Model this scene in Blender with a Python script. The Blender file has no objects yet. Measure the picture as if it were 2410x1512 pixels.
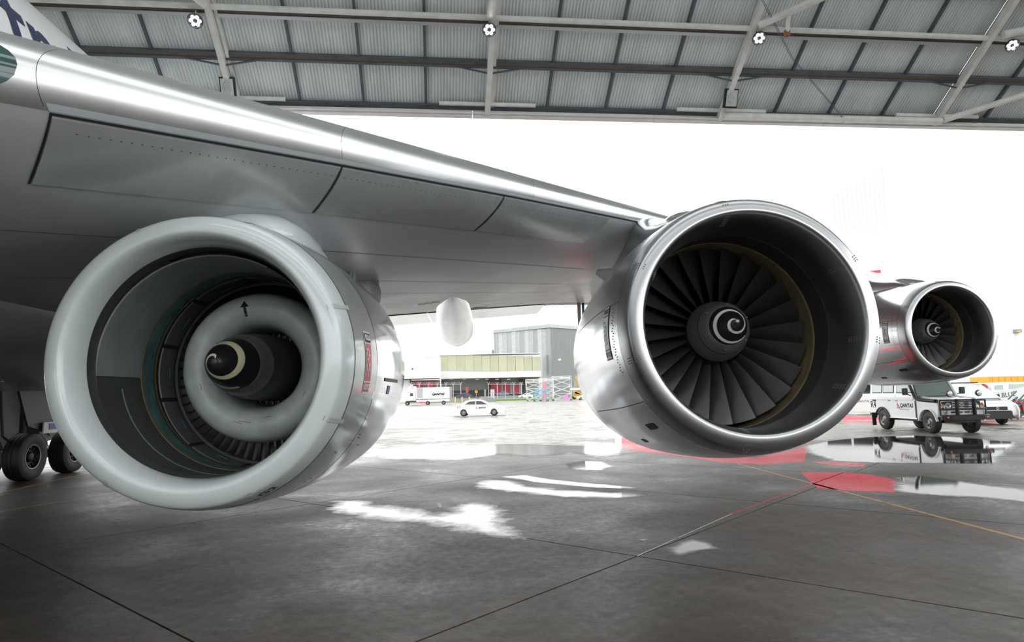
import bpy, bmesh, math, random
from mathutils import Vector, Matrix
random.seed(7)
PI = math.pi
sc = bpy.context.scene
COL = sc.collection

# ------------------------------------------------------------------ camera
FPX, YAW, PITCH, ROLL = 1560.0, math.radians(4.0), math.radians(6.3), math.radians(1.4)
CAM = Vector((0, 0, 1.93))
cF = Vector((math.sin(YAW)*math.cos(PITCH), math.cos(YAW)*math.cos(PITCH), math.sin(PITCH)))
_R = Vector((math.cos(YAW), -math.sin(YAW), 0)); _U = _R.cross(cF)
cR = math.cos(ROLL)*_R - math.sin(ROLL)*_U
cU = math.cos(ROLL)*_U + math.sin(ROLL)*_R
cam = bpy.data.objects.new('camera', bpy.data.cameras.new('camera'))
COL.objects.link(cam)
cam.data.sensor_width = 36.0
cam.data.lens = 36.0*FPX/2410.0
cam.data.clip_end = 3000
cam.matrix_world = Matrix(((cR.x, cU.x, -cF.x, CAM.x), (cR.y, cU.y, -cF.y, CAM.y), (cR.z, cU.z, -cF.z, CAM.z), (0, 0, 0, 1)))
sc.camera = cam

def ray(x, y): return cF + cR*((x-1205)/FPX) + cU*((756-y)/FPX)
def at(x, y, Y):
    v = ray(x, y); return CAM + v*((Y-CAM.y)/v.y)
def atZ(x, y, Z=0.0):
    v = ray(x, y); return CAM + v*((Z-CAM.z)/v.z)

# ------------------------------------------------------------------ overcast sky, exposure
world = bpy.data.worlds.new('overcast_sky'); sc.world = world; world.use_nodes = True
bg = world.node_tree.nodes['Background']
bg.inputs['Color'].default_value = (0.97, 0.985, 1.0, 1)
bg.inputs['Strength'].default_value = 2.05
sc.view_settings.view_transform = 'Standard'; sc.view_settings.look = 'None'
sc.view_settings.gamma = 1.0; sc.view_settings.use_curve_mapping = False
sc.view_settings.exposure = 0.45

# ------------------------------------------------------------------ helpers
def tag(o, label=None, cat=None, group=None, kind=None):
    if label: o['label'] = label
    if cat: o['category'] = cat
    if group: o['group'] = group
    if kind: o['kind'] = kind
    return o

def empty(name, loc=(0, 0, 0), rz=0.0, parent=None):
    o = bpy.data.objects.new(name, None); COL.objects.link(o)
    o.location = loc; o.rotation_euler = (0, 0, rz); o.parent = parent
    return o

def thing(name, label, cat, loc=(0, 0, 0), rz=0.0, group=None):
    return tag(empty(name, loc, rz), label, cat, group)

class MB:
    """collects geometry, then links it as one mesh object"""
    def __init__(s): s.v = []; s.f = []
    def add(s, vs, fs):
        n = len(s.v); s.v += [tuple(v) for v in vs]; s.f += [tuple(i+n for i in f) for f in fs]; return s
    def box(s, c, d, rot=None):
        x, y, z = d[0]/2, d[1]/2, d[2]/2
        vs = [Vector(p) for p in ((-x,-y,-z),(x,-y,-z),(x,y,-z),(-x,y,-z),(-x,-y,z),(x,-y,z),(x,y,z),(-x,y,z))]
        if rot is not None: vs = [rot @ v for v in vs]
        return s.add([v+Vector(c) for v in vs], [(3,2,1,0),(4,5,6,7),(0,1,5,4),(1,2,6,5),(2,3,7,6),(3,0,4,7)])
    def bar(s, a, b, w, h=None, up=(0, 0, 1)):
        a = Vector(a); b = Vector(b); d = b-a; L = d.length
        if L < 1e-6: return s
        d.normalize(); u = Vector(up)
        if abs(d.dot(u)) > .99: u = Vector((1, 0, 0))
        r = d.cross(u).normalized(); u = r.cross(d)
        h = h or w
        m = Matrix((r, d, u)).transposed()
        return s.box((a+b)/2, (w, L, h), m)
    def tube(s, pts, r, n=8, cap=True):
        pts = [Vector(p) for p in pts]; k = len(pts)
        rs = r if isinstance(r, (list, tuple)) else [r]*k
        ring = []; prev = None
        for i, p in enumerate(pts):
            d = (pts[min(i+1, k-1)]-pts[max(i-1, 0)]).normalized()
            u = prev if prev is not None and abs(prev.dot(d)) < .95 else (Vector((0, 0, 1)) if abs(d.z) < .9 else Vector((1, 0, 0)))
            a = d.cross(u).normalized(); b = a.cross(d); prev = b
            ring.append([p+(a*math.cos(2*PI*j/n)+b*math.sin(2*PI*j/n))*rs[i] for j in range(n)])
        vs = [v for q in ring for v in q]; fs = []
        for i in range(k-1):
            for j in range(n):
                fs.append((i*n+j, i*n+(j+1) % n, (i+1)*n+(j+1) % n, (i+1)*n+j))
        if cap: fs += [tuple(range(n-1, -1, -1)), tuple((k-1)*n+j for j in range(n))]
        return s.add(vs, fs)
    def lathe(s, prof, n=48, axis='y', c=(0, 0, 0), a0=0.0, a1=2*PI, closed=False):
        full = abs(a1-a0-2*PI) < 1e-6; m = n if full else n+1; k = len(prof); vs = []
        c = Vector(c)
        for (h, r) in prof:
            for j in range(m):
                t = a0+(a1-a0)*j/n
                if axis == 'y': p = Vector((r*math.cos(t), h, r*math.sin(t)))
                elif axis == 'x': p = Vector((h, r*math.cos(t), r*math.sin(t)))
                else: p = Vector((r*math.cos(t), r*math.sin(t), h))
                vs.append(p+c)
        fs = []
        for i in range(k if closed else k-1):
            i2 = (i+1) % k
            for j in range(n):
                j2 = (j+1) % m
                fs.append((i*m+j, i*m+j2, i2*m+j2, i2*m+j))
        return s.add(vs, fs)
    def loft(s, secs, cap=True, closed=True):
        n = len(secs[0]); vs = [v for q in secs for v in q]; fs = []
        for i in range(len(secs)-1):
            for j in range(n if closed else n-1):
                fs.append((i*n+j, i*n+(j+1) % n, (i+1)*n+(j+1) % n, (i+1)*n+j))
        if cap and closed: fs += [tuple(range(n-1, -1, -1)), tuple((len(secs)-1)*n+j for j in range(n))]
        return s.add(vs, fs)
    def prism(s, poly, fn0, fn1):
        """poly of 2D points; fn0/fn1 map to the two 3D faces"""
        n = len(poly); vs = [fn0(*p) for p in poly]+[fn1(*p) for p in poly]
        fs = [tuple(range(n)), tuple(range(2*n-1, n-1, -1))]
        fs += [(i, (i+1) % n, n+(i+1) % n, n+i) for i in range(n)]
        return s.add(vs, fs)
    def quad(s, a, b, c, d): return s.add([a, b, c, d], [(0, 1, 2, 3)])
    def grid(s, fn, nu, nv):
        vs = [fn(i/nu, j/nv) for i in range(nu+1) for j in range(nv+1)]
        fs = [(i*(nv+1)+j, (i+1)*(nv+1)+j, (i+1)*(nv+1)+j+1, i*(nv+1)+j+1) for i in range(nu) for j in range(nv)]
        return s.add(vs, fs)
    def mesh(s, name, mats, smooth=None, bevel=0.0, recalc=True, merge=0.0):
        me = bpy.data.meshes.new(name)
        me.from_pydata([tuple(v) for v in s.v], [], s.f)
        if bevel or recalc or merge:
            bm = bmesh.new(); bm.from_mesh(me)
            if merge: bmesh.ops.remove_doubles(bm, verts=bm.verts, dist=merge)
            if bevel:
                es = [e for e in bm.edges if len(e.link_faces) == 2 and e.calc_face_angle(0) > .6]
                bmesh.ops.bevel(bm, geom=es, offset=bevel, segments=2, affect='EDGES', clamp_overlap=True)
            if recalc: bmesh.ops.recalc_face_normals(bm, faces=bm.faces)
            bm.to_mesh(me); bm.free()
        if smooth is not None:
            me.polygons.foreach_set('use_smooth', [True]*len(me.polygons))
            me.set_sharp_from_angle(angle=math.radians(smooth))
        if mats: me.materials.append(mats)
        return me
    def build(s, name, mat, parent=None, smooth=None, bevel=0.0, recalc=True, world=None, merge=0.0):
        """world: translation of the parent, when the vertices are given in world space"""
        if world is not None:
            w = Vector(world); s.v = [tuple(Vector(v)-w) for v in s.v]
        o = bpy.data.objects.new(name, s.mesh(name, mat, smooth, bevel, recalc, merge)); COL.objects.link(o)
        o.parent = parent
        return o

def link(name, me, parent=None, loc=(0, 0, 0), rot=(0, 0, 0)):
    o = bpy.data.objects.new(name, me); COL.objects.link(o); o.parent = parent
    o.location = loc; o.rotation_euler = rot
    return o

def copy_tree(o, parent=None):
    c = o.copy(); COL.objects.link(c); c.parent = parent
    for ch in [x for x in bpy.data.objects if x.parent == o]: copy_tree(ch, c)
    return c

def text_geo(txt, size=1.0, depth=0.0, shear=0.0, cuts=0, align='CENTER', bold=0.0):
    cu = bpy.data.curves.new('lettering', 'FONT'); cu.body = txt; cu.size = size; cu.shear = shear
    cu.align_x = align; cu.align_y = 'CENTER'; cu.extrude = depth; cu.resolution_u = 4; cu.offset = bold
    o = bpy.data.objects.new('lettering', cu); COL.objects.link(o)
    bpy.context.view_layer.update()
    me = bpy.data.meshes.new_from_object(o.evaluated_get(bpy.context.evaluated_depsgraph_get()))
    bpy.data.objects.remove(o); bpy.data.curves.remove(cu)
    bm = bmesh.new(); bm.from_mesh(me); bmesh.ops.triangulate(bm, faces=bm.faces)
    if cuts: bmesh.ops.subdivide_edges(bm, edges=bm.edges, cuts=cuts)
    bm.verts.index_update()
    vs = [v.co.copy() for v in bm.verts]; fs = [tuple(v.index for v in f.verts) for f in bm.faces]
    bm.free(); bpy.data.meshes.remove(me)
    if bold and vs and max(max(abs(v.y), abs(v.x)/max(1, len(txt))) for v in vs) > 1.3*size: return text_geo(txt, size, depth, shear, cuts, align, 0.0)
    return vs, fs

def lettering(name, txt, size, fn, mat, parent, shear=0.0, cuts=0, world=None, align='CENTER', bold=0.0, sx=1.0, fat=0.0):
    vs, fs = text_geo(txt, size, 0, shear, cuts, align, bold)
    b = MB()
    for dx, dy in (((0, 0), (fat, 0), (-fat, 0), (0, fat), (0, -fat)) if fat else ((0, 0),)): b.add([fn(v.x*sx+dx, v.y+dy) for v in vs], fs)
    return b.build(name, mat, parent, recalc=False, world=world)

# ------------------------------------------------------------------ materials
def nmat(name):
    m = bpy.data.materials.new(name); m.use_nodes = True
    nt = m.node_tree; return m, nt, nt.nodes['Principled BSDF'], nt.nodes['Material Output']

def N(nt, t, **kw):
    n = nt.nodes.new(t)
    for k, v in kw.items():
        if k in n.inputs: n.inputs[k].default_value = v
        else: setattr(n, k, v)
    return n

def ramp(nt, src, stops):
    r = nt.nodes.new('ShaderNodeValToRGB'); e = r.color_ramp.elements
    while len(e) < len(stops): e.new(.5)
    for q, (p, c) in zip(e, stops):
        q.position = p; q.color = c if len(c) == 4 else (*c, 1)
    nt.links.new(src, r.inputs[0]); return r.outputs[0]

def g(v): return (v, v, v, 1)

def mat(name, col, rough=.5, metal=0.0, var=0.0, vscale=3.0, rvar=0.0, bump=0.0, bscale=40.0, spec=.5, coat=0.0, stretch=(1, 1, 1)):
    m, nt, p, out = nmat(name)
    p.inputs['Base Color'].default_value = (*col, 1); p.inputs['Roughness'].default_value = rough
    p.inputs['Metallic'].default_value = metal; p.inputs['Specular IOR Level'].default_value = spec
    p.inputs['Coat Weight'].default_value = coat
    if var or rvar or bump:
        tc = N(nt, 'ShaderNodeTexCoord'); mp = N(nt, 'ShaderNodeMapping'); mp.inputs['Scale'].default_value = stretch
        nt.links.new(tc.outputs['Object'], mp.inputs[0])
    if var or rvar:
        nz = N(nt, 'ShaderNodeTexNoise', Scale=vscale, Detail=3.0, Roughness=.5); nt.links.new(mp.outputs[0], nz.inputs['Vector'])
        if var:
            c0 = tuple(max(0, x*(1-var)) for x in col); c1 = tuple(min(1, x*(1+var)) for x in col)
            nt.links.new(ramp(nt, nz.outputs['Fac'], [(.2, c0), (.8, c1)]), p.inputs['Base Color'])
        if rvar:
            nt.links.new(ramp(nt, nz.outputs['Fac'], [(.2, g(max(.02, rough-rvar))), (.8, g(min(1, rough+rvar)))]), p.inputs['Roughness'])
    if bump:
        nb = N(nt, 'ShaderNodeTexNoise', Scale=bscale, Detail=4.0); nt.links.new(mp.outputs[0], nb.inputs['Vector'])
        b = N(nt, 'ShaderNodeBump', Strength=bump, Distance=.02); nt.links.new(nb.outputs['Fac'], b.inputs['Height'])
        nt.links.new(b.outputs[0], p.inputs['Normal'])
    return m

def emit(name, col, s):
    m, nt, p, out = nmat(name)
    p.inputs['Base Color'].default_value = (*col, 1)
    p.inputs['Emission Color'].default_value = (*col, 1); p.inputs['Emission Strength'].default_value = s
    return m

def glass(name, tint, rough=.03, alpha=.35):
    m, nt, p, out = nmat(name)
    p.inputs['Base Color'].default_value = (*tint, 1); p.inputs['Roughness'].default_value = rough
    p.inputs['IOR'].default_value = 1.5
    tr = N(nt, 'ShaderNodeBsdfTransparent'); tr.inputs[0].default_value = (*[min(1, .55+t) for t in tint], 1)
    mx = N(nt, 'ShaderNodeMixShader', Fac=alpha)
    nt.links.new(tr.outputs[0], mx.inputs[1]); nt.links.new(p.outputs[0], mx.inputs[2]); nt.links.new(mx.outputs[0], out.inputs[0])
    return m

HB = math.radians(2.6)
hE = Vector((math.cos(HB), math.sin(HB), 0)); hIN = Vector((math.sin(HB), -math.cos(HB), 0))
HO = Vector((1.877, 24.0, 12.75)); SL = math.radians(33.3)
hT = hIN*math.cos(SL)+Vector((0, 0, math.sin(SL))); hN = hE.cross(hT)      # hN points up/out of the roof
if hN.z < 0: hN = -hN
def H(s, t, d=0.0): return HO+hE*s+hT*t-hN*d        # d below the sheeting

def concrete(name, paint=None):
    """wet concrete; paint: colour of a worn painted coat on it"""
    m, nt, p, out = nmat(name); L = nt.links.new
    geo = N(nt, 'ShaderNodeNewGeometry')
    def noise(scale, detail=6.0, rough=.6, src=None, dist=0.0):
        n = N(nt, 'ShaderNodeTexNoise', Scale=scale, Detail=detail, Roughness=rough, Distortion=dist)
        L(src or geo.outputs['Position'], n.inputs['Vector']); return n.outputs['Fac']
    def math2(op, a, b):
        n = N(nt, 'ShaderNodeMath', operation=op)
        for i, q in enumerate((a, b)):
            if isinstance(q, (int, float)): n.inputs[i].default_value = q
            else: L(q, n.inputs[i])
        return n.outputs[0]
    n1 = noise(.33, 7.0, .62, dist=.4); n2 = noise(2.2, 8.0, .7); n3 = noise(.11, 4.0); n4 = noise(26.0, 4.0, .7)
    # distance beyond the door line: rain falls there
    dot = N(nt, 'ShaderNodeVectorMath', operation='DOT_PRODUCT'); dot.inputs[1].default_value = (-math.sin(HB), math.cos(HB), 0)
    L(geo.outputs['Position'], dot.inputs[0])
    d = math2('ADD', dot.outputs['Value'], math2('MULTIPLY', n1, 7.0))
    mr = N(nt, 'ShaderNodeMapRange'); mr.inputs['From Min'].default_value = 22.5; mr.inputs['From Max'].default_value = 28.0
    L(d, mr.inputs['Value']); rain = mr.outputs[0]
    c = math2('ADD', math2('MULTIPLY', n1, .55), math2('MULTIPLY', n2, .45))
    base = ramp(nt, c, [(.34, (.026, .021, .016)), (.5, (.058, .049, .040)), (.66, (.11, .096, .080))])
    zone_col = N(nt, 'ShaderNodeMix', data_type='RGBA', blend_type='MIX'); L(rain, zone_col.inputs[0]); L(base, zone_col.inputs[6])  # base colour blends to a lighter tone beyond the door line
    L(ramp(nt, c, [(.34, (.10, .09, .075)), (.5, (.20, .185, .16)), (.66, (.30, .28, .25))]), zone_col.inputs[7]); base = zone_col.outputs[2]
    if paint:
        wear = ramp(nt, math2('ADD', math2('MULTIPLY', n2, .6), math2('MULTIPLY', n1, .4)), [(.36, g(0)), (.42, g(1))])
        mix = N(nt, 'ShaderNodeMix', data_type='RGBA'); L(wear, mix.inputs[0]); L(base, mix.inputs[6]); mix.inputs[7].default_value = (*paint, 1)
        base = mix.outputs[2]
    L(base, p.inputs['Base Color'])
    n5 = noise(9.0, 6.0, .75)
    damp = math2('ADD', math2('ADD', math2('MULTIPLY', n3, .35), math2('MULTIPLY', n1, .4)), math2('MULTIPLY', n5, .25))
    r_in = ramp(nt, damp, [(.37, g(.20)), (.45, g(.42)), (.57, g(.60))])
    r_out = ramp(nt, math2('ADD', math2('MULTIPLY', n1, .6), math2('MULTIPLY', n2, .4)), [(.40, g(.07)), (.49, g(.30)), (.57, g(.55))])
    mx = N(nt, 'ShaderNodeMix', data_type='RGBA'); L(rain, mx.inputs[0]); L(r_in, mx.inputs[6]); L(r_out, mx.inputs[7])
    L(mx.outputs[2], p.inputs['Roughness'])
    spm = N(nt, 'ShaderNodeMix', data_type='RGBA'); L(rain, spm.inputs[0]); spm.inputs[6].default_value = g(.34)
    L(ramp(nt, mx.outputs[2], [(.12, g(.5)), (.45, g(.22))]), spm.inputs[7]); sp_r = spm.outputs[2]
    if paint: p.inputs['Specular IOR Level'].default_value = .2
    else: L(sp_r, p.inputs['Specular IOR Level'])
    b = N(nt, 'ShaderNodeBump', Strength=.16, Distance=.012); L(math2('ADD', n4, math2('MULTIPLY', n2, 1.5)), b.inputs['Height'])
    L(b.outputs[0], p.inputs['Normal'])
    return m

def puddle_mat(name, rough, rip_s, edge=1.0):
    m, nt, p, out = nmat(name); L = nt.links.new
    p.inputs['Base Color'].default_value = (.030, .027, .023, 1); p.inputs['Roughness'].default_value = rough
    p.inputs['IOR'].default_value = 1.45
    geo = N(nt, 'ShaderNodeNewGeometry'); at_ = N(nt, 'ShaderNodeAttribute', attribute_name='depth')
    nz = N(nt, 'ShaderNodeTexNoise', Scale=1.6, Detail=10.0, Roughness=.78); L(geo.outputs['Position'], nz.inputs['Vector'])
    k = N(nt, 'ShaderNodeMath', operation='MULTIPLY_ADD'); L(nz.outputs['Fac'], k.inputs[0]); k.inputs[1].default_value = 2.6*edge; k.inputs[2].default_value = -1.05*edge
    a = N(nt, 'ShaderNodeMath', operation='ADD'); L(at_.outputs['Fac'], a.inputs[0]); L(k.outputs[0], a.inputs[1])
    f = ramp(nt, a.outputs[0], [(.05, g(0)), (.85, g(1))])
    rip = N(nt, 'ShaderNodeTexNoise', Scale=7.0, Detail=4.0); L(geo.outputs['Position'], rip.inputs['Vector'])
    b = N(nt, 'ShaderNodeBump', Strength=rip_s, Distance=.02); L(rip.outputs['Fac'], b.inputs['Height']); L(b.outputs[0], p.inputs['Normal'])
    tr = N(nt, 'ShaderNodeBsdfTransparent'); mx = N(nt, 'ShaderNodeMixShader')
    L(f, mx.inputs[0]); L(tr.outputs[0], mx.inputs[1]); L(p.outputs[0], mx.inputs[2]); L(mx.outputs[0], out.inputs[0])
    return m

M = {}
M['concrete'] = concrete('wet_concrete')
M['red_floor'] = concrete('red_floor_paint', (.70, .03, .055))
M['white_floor'] = concrete('white_floor_paint', (.75, .75, .74))
M['yellow_floor'] = concrete('yellow_floor_paint', (.40, .24, .07))
M['puddle'] = puddle_mat('puddle_water', .03, .02)
M['rain_sheet'] = puddle_mat('rain_sheet_water', .10, .10, 1.3)
M['bitumen'] = mat('bitumen', (.012, .012, .012), .7)
M['lip_metal'] = mat('bare_aluminium_lip', (.56, .57, .58), .31, 1.0, rvar=.03, vscale=2, var=.03)
M['polished'] = mat('polished_aluminium', (.72, .74, .76), .17, 1.0, rvar=.05, vscale=2.2, bump=.02, bscale=3.0)
M['le_metal'] = mat('leading_edge_aluminium', (.86, .88, .88), .30, 1.0, rvar=.03, vscale=1.5, var=.03)
M['wing_grey'] = mat('wing_grey_paint', (.50, .51, .515), .32, 0.2, var=.06, vscale=1.1, rvar=.05, coat=.0)
M['panel_grey'] = mat('panel_grey_paint', (.42, .435, .44), .28, 0.25, var=.06, vscale=1.6, rvar=.06, coat=.2)
M['fairing_grey'] = mat('fairing_grey_paint', (.26, .265, .27), .3, var=.1, vscale=1.5, coat=.1)
M['fus_white'] = mat('fuselage_white_paint', (.82, .84, .85), .22, coat=.3)
M['pod_white'] = mat('pod_white_paint', (.64, .71, .70), .18, var=.05, vscale=2.5, coat=.5)
M['pod_inner'] = mat('pod_inner_lip_paint', (.62, .70, .71), .3, var=.05, vscale=3)
M['torus'] = mat('core_inlet_white', (.50, .56, .55), .34, var=.22, vscale=5, rvar=.1)
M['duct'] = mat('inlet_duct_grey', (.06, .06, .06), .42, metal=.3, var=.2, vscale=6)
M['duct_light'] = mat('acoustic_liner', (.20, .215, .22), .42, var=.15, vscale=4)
M['duct_dark'] = mat('fan_case_dark', (.028, .028, .028), .45, var=.3, vscale=8)
M['teal'] = mat('teal_abradable', (.055, .13, .125), .5, var=.55, vscale=7)
M['olive'] = mat('olive_edge', (.13, .105, .045), .5, var=.4, vscale=8)
M['tan'] = mat('tan_rub_strip', (.27, .22, .12), .5, var=.35, vscale=6)
M['blade'] = mat('fan_blade_titanium', (.105, .105, .105), .36, .7, var=.12, vscale=9)
M['vane'] = mat('guide_vane', (.10, .10, .095), .35, .6)
M['spin_black'] = mat('spinner_black', (.012, .012, .014), .32)
M['spin_grey'] = mat('spinner_grey', (.125, .12, .115), .38, .2, var=.1, vscale=7)
M['spin_ring'] = mat('spinner_ring_metal', (.3, .3, .3), .3, .8)
M['swirl_white'] = mat('swirl_white', (.72, .75, .74), .4)
M['swirl_cream'] = mat('swirl_cream', (.66, .62, .40), .4)
M['black'] = mat('black_paint', (.012, .012, .013), .45)
M['seal'] = mat('black_seal', (.012, .013, .015), .6)
M['seam'] = mat('grey_seam', (.10, .10, .10), .5)
M['tape'] = mat('grey_white_tape', (.46, .49, .48), .5, var=.1, vscale=20)
M['white'] = mat('white_paint', (.80, .81, .81), .3, coat=.2)
M['decal_white'] = mat('decal_white', (.82, .82, .82), .4)
M['red'] = mat('red_paint', (.55, .02, .035), .35)
M['navy'] = mat('navy_lettering', (.022, .035, .09), .4)
M['blue'] = mat('blue_sticker', (.06, .16, .45), .4)
M['rubber'] = mat('tyre_rubber', (.018, .018, .018), .65, bump=.1, bscale=30)
M['rim'] = mat('wheel_rim_grey', (.22, .22, .22), .4, .6)
M['alloy'] = mat('alloy_silver', (.5, .5, .5), .3, .8)
M['gear'] = mat('gear_dark_metal', (.05, .05, .052), .4, .4)
M['gear_white'] = mat('gear_grey_paint', (.26, .26, .25), .4)
M['sheet'] = mat('roof_sheeting', (.68, .725, .72), .5, .0, var=.12, vscale=.7, stretch=(4, 1, 1))
M['steel_light'] = mat('painted_steel_light', (.70, .70, .66), .5, var=.16, vscale=3)
M['steel_dark'] = mat('dark_steel', (.085, .10, .11), .5, var=.25, vscale=2)
M['steel_brown'] = mat('brown_steel', (.115, .09, .07), .6, var=.3, vscale=3)
M['rust'] = mat('rusty_steel', (.25, .10, .045), .7, var=.4, vscale=9)
M['header'] = mat('header_beam_paint', (.72, .70, .68), .55, var=.12, vscale=1.5)
M['lamp_black'] = mat('lamp_black', (.015, .015, .018), .4)
M['led'] = emit('led_lens', (.86, .90, 1.0), 14.0)
M['floodglass'] = mat('flood_lens', (.55, .56, .52), .15, coat=.5)
M['wall_in'] = mat('hangar_wall', (.68, .69, .68), .6, var=.1, vscale=.5)
M['ext_white'] = mat('exterior_white_cladding', (.76, .765, .765), .5, var=.02, vscale=.3)
M['ext_offwhite'] = mat('exterior_offwhite_cladding', (.70, .70, .695), .5, var=.03, vscale=.3)
M['clad_olive'] = mat('olive_cladding', (.36, .36, .235), .5, var=.08, vscale=.4)
M['clad_pale'] = mat('pale_translucent_cladding', (.72, .735, .66), .5, var=.04, vscale=.5)
M['clad_silver'] = mat('silver_cladding', (.31, .33, .325), .4, .1, var=.2, vscale=.9, stretch=(1, 1, .02))
M['clad_grey'] = mat('grey_cladding', (.17, .18, .17), .5, var=.08, vscale=.4)
M['clad_green'] = mat('grey_green_wall', (.34, .38, .33), .6, var=.08, vscale=.4)
M['maroon'] = mat('maroon_wall', (.20, .10, .105), .6, var=.15, vscale=.6)
M['crimson'] = mat('crimson_panel', (.50, .06, .10), .5, var=.1, vscale=1)
M['grass'] = mat('grass_green', (.16, .30, .06), .9, var=.3, vscale=3)
M['galv'] = mat('galvanised_steel', (.52, .53, .54), .4, .5)
M['stair_white'] = mat('stand_white_paint', (.74, .75, .76), .4)
M['yellow'] = mat('yellow_paint', (.72, .42, .02), .4)
M['orange'] = mat('orange_paint', (.78, .34, .03), .4)
M['ltblue'] = mat('light_blue_paint', (.16, .46, .68), .4)
M['pink'] = mat('magenta_paint', (.62, .25, .5), .4)
M['green'] = mat('green_paint', (.03, .10, .075), .4)
M['car_white'] = mat('car_white_paint', (.80, .81, .80), .18, coat=.5)
M['car_dark'] = mat('car_dark_paint', (.035, .05, .075), .18, coat=.5)
M['car_blue'] = mat('car_bluegrey_paint', (.14, .18, .26), .2, coat=.5)
M['glass_dark'] = mat('dark_car_glass', (.02, .025, .03), .05)
M['glass_clear'] = glass('car_glass', (.28, .36, .34))
M['glass_teal'] = mat('landing_light_glass', (.05, .11, .10), .06, coat=.8)
M['plastic'] = mat('black_plastic', (.02, .02, .021), .5)
M['lens_clear'] = mat('headlamp_lens', (.62, .64, .64), .08, .3, coat=.6)
M['amber'] = mat('amber_lens', (.75, .16, .02), .2)
M['seat'] = mat('seat_fabric', (.03, .03, .032), .8)

M['pod_cowl'] = mat('pod_cowl_paint', (.52, .56, .55), .15, .55, var=.06, vscale=2, rvar=.05, coat=.3)
M['pod_cowl2'] = mat('pod_cowl_polished', (.66, .68, .70), .11, 1.0, rvar=.05, vscale=3, bump=.02, bscale=3.0)
M['case_panel'] = mat('case_panel_grey', (.13, .14, .155), .4, .2, var=.12, vscale=5)
M['guide'] = mat('pod_guide_vane', (.22, .22, .21), .3, .7)

M['glass_painted_light'] = mat('car_glass_painted_light', (.42, .50, .48), .06, coat=.4)  # pale tone painted in for brightness seen through and off the panes
M['glass_green'] = mat('green_windscreen_glass', (.15, .20, .18), .05, coat=.5)
M['pane_lilac'] = mat('lilac_panel', (.40, .38, .42), .4)
M['clad_olive2'] = mat('olive_cladding_worn', (.39, .39, .27), .5, var=.08, vscale=.4)
M['clad_pale2'] = mat('pale_cladding_worn', (.76, .765, .73), .5, var=.04, vscale=.5)
M['clad_silver2'] = mat('silver_cladding_bright', (.44, .455, .45), .4, .1, var=.12, vscale=.9)
M['clad_silver3'] = mat('silver_cladding_mid', (.37, .39, .385), .4, .1, var=.15, vscale=.9)
M['maroon_pale'] = mat('faded_maroon_roof', (.34, .22, .23), .6)
M['asphalt'] = mat('asphalt', (.16, .16, .16), .6)

M['le_lip'] = mat('leading_edge_lip_paint', (.42, .47, .48), .4)
M['gear_door'] = mat('gear_door_grey', (.10, .10, .095), .5)
M['pink_red'] = mat('faded_red_panel', (.60, .26, .29), .5)
M['tyre_black'] = mat('aircraft_tyre_rubber', (.008, .008, .008), .6)
M['hub_dark'] = mat('dark_wheel_hub', (.02, .02, .02), .5, .3)

# ------------------------------------------------------------------ ground: slabs with open joints, apron beyond
JU, JV = 4.5, 6.9
J0 = Vector((1.963, 7.933, 0)); A45 = math.radians(45.0)
d2 = Vector((math.sin(A45), math.cos(A45), 0)); d1 = Vector((-math.cos(A45), math.sin(A45), 0))
apron = MB().quad((-900, -900, -.014), (900, -900, -.014), (900, 1300, -.014), (-900, 1300, -.014)).build('apron', M['concrete'])
tag(apron, kind='structure')
def to_px(p):
    d = Vector(p)-CAM; z = d.dot(cF)
    if z < .2: return None
    return 1205+FPX*d.dot(cR)/z, 756-FPX*d.dot(cU)/z
cells = []
for i in range(-8, 32):
    for j in range(-16, 24):
        c = J0+d2*(JU*(i+.5))+d1*(JV*(j+.5))
        q = [to_px(J0+d2*(JU*(i+a))+d1*(JV*(j+b))) for a in (0, .5, 1) for b in (0, .5, 1)]
        ok = any(p and -150 < p[0] < 2560 and p[1] < 1700 for p in q)
        near = (c-Vector((0, 3, 0))).length < 9
        if (ok or near) and c.y < 95: cells.append((c.length, i, j, c))
cells.sort(key=lambda k: k[0]); cells = cells[:298]
floor_mb = MB()
for _, i, j, c in cells:
    floor_mb.quad(*[c+d2*(a*JU/2)+d1*(b*JV/2)+Vector((0, 0, -.010)) for a, b in ((-1, -1), (1, -1), (1, 1), (-1, 1))])
floor = tag(floor_mb.build('floor', M['bitumen']), kind='structure')
slab_me = MB().box((0, 0, -.006), (JU-.016, JV-.016, .012)).mesh('slab', M['concrete'], bevel=.004)
for _, i, j, c in cells:
    link('slab', slab_me, floor, (c.x, c.y, 0), (0, 0, A45))

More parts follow.
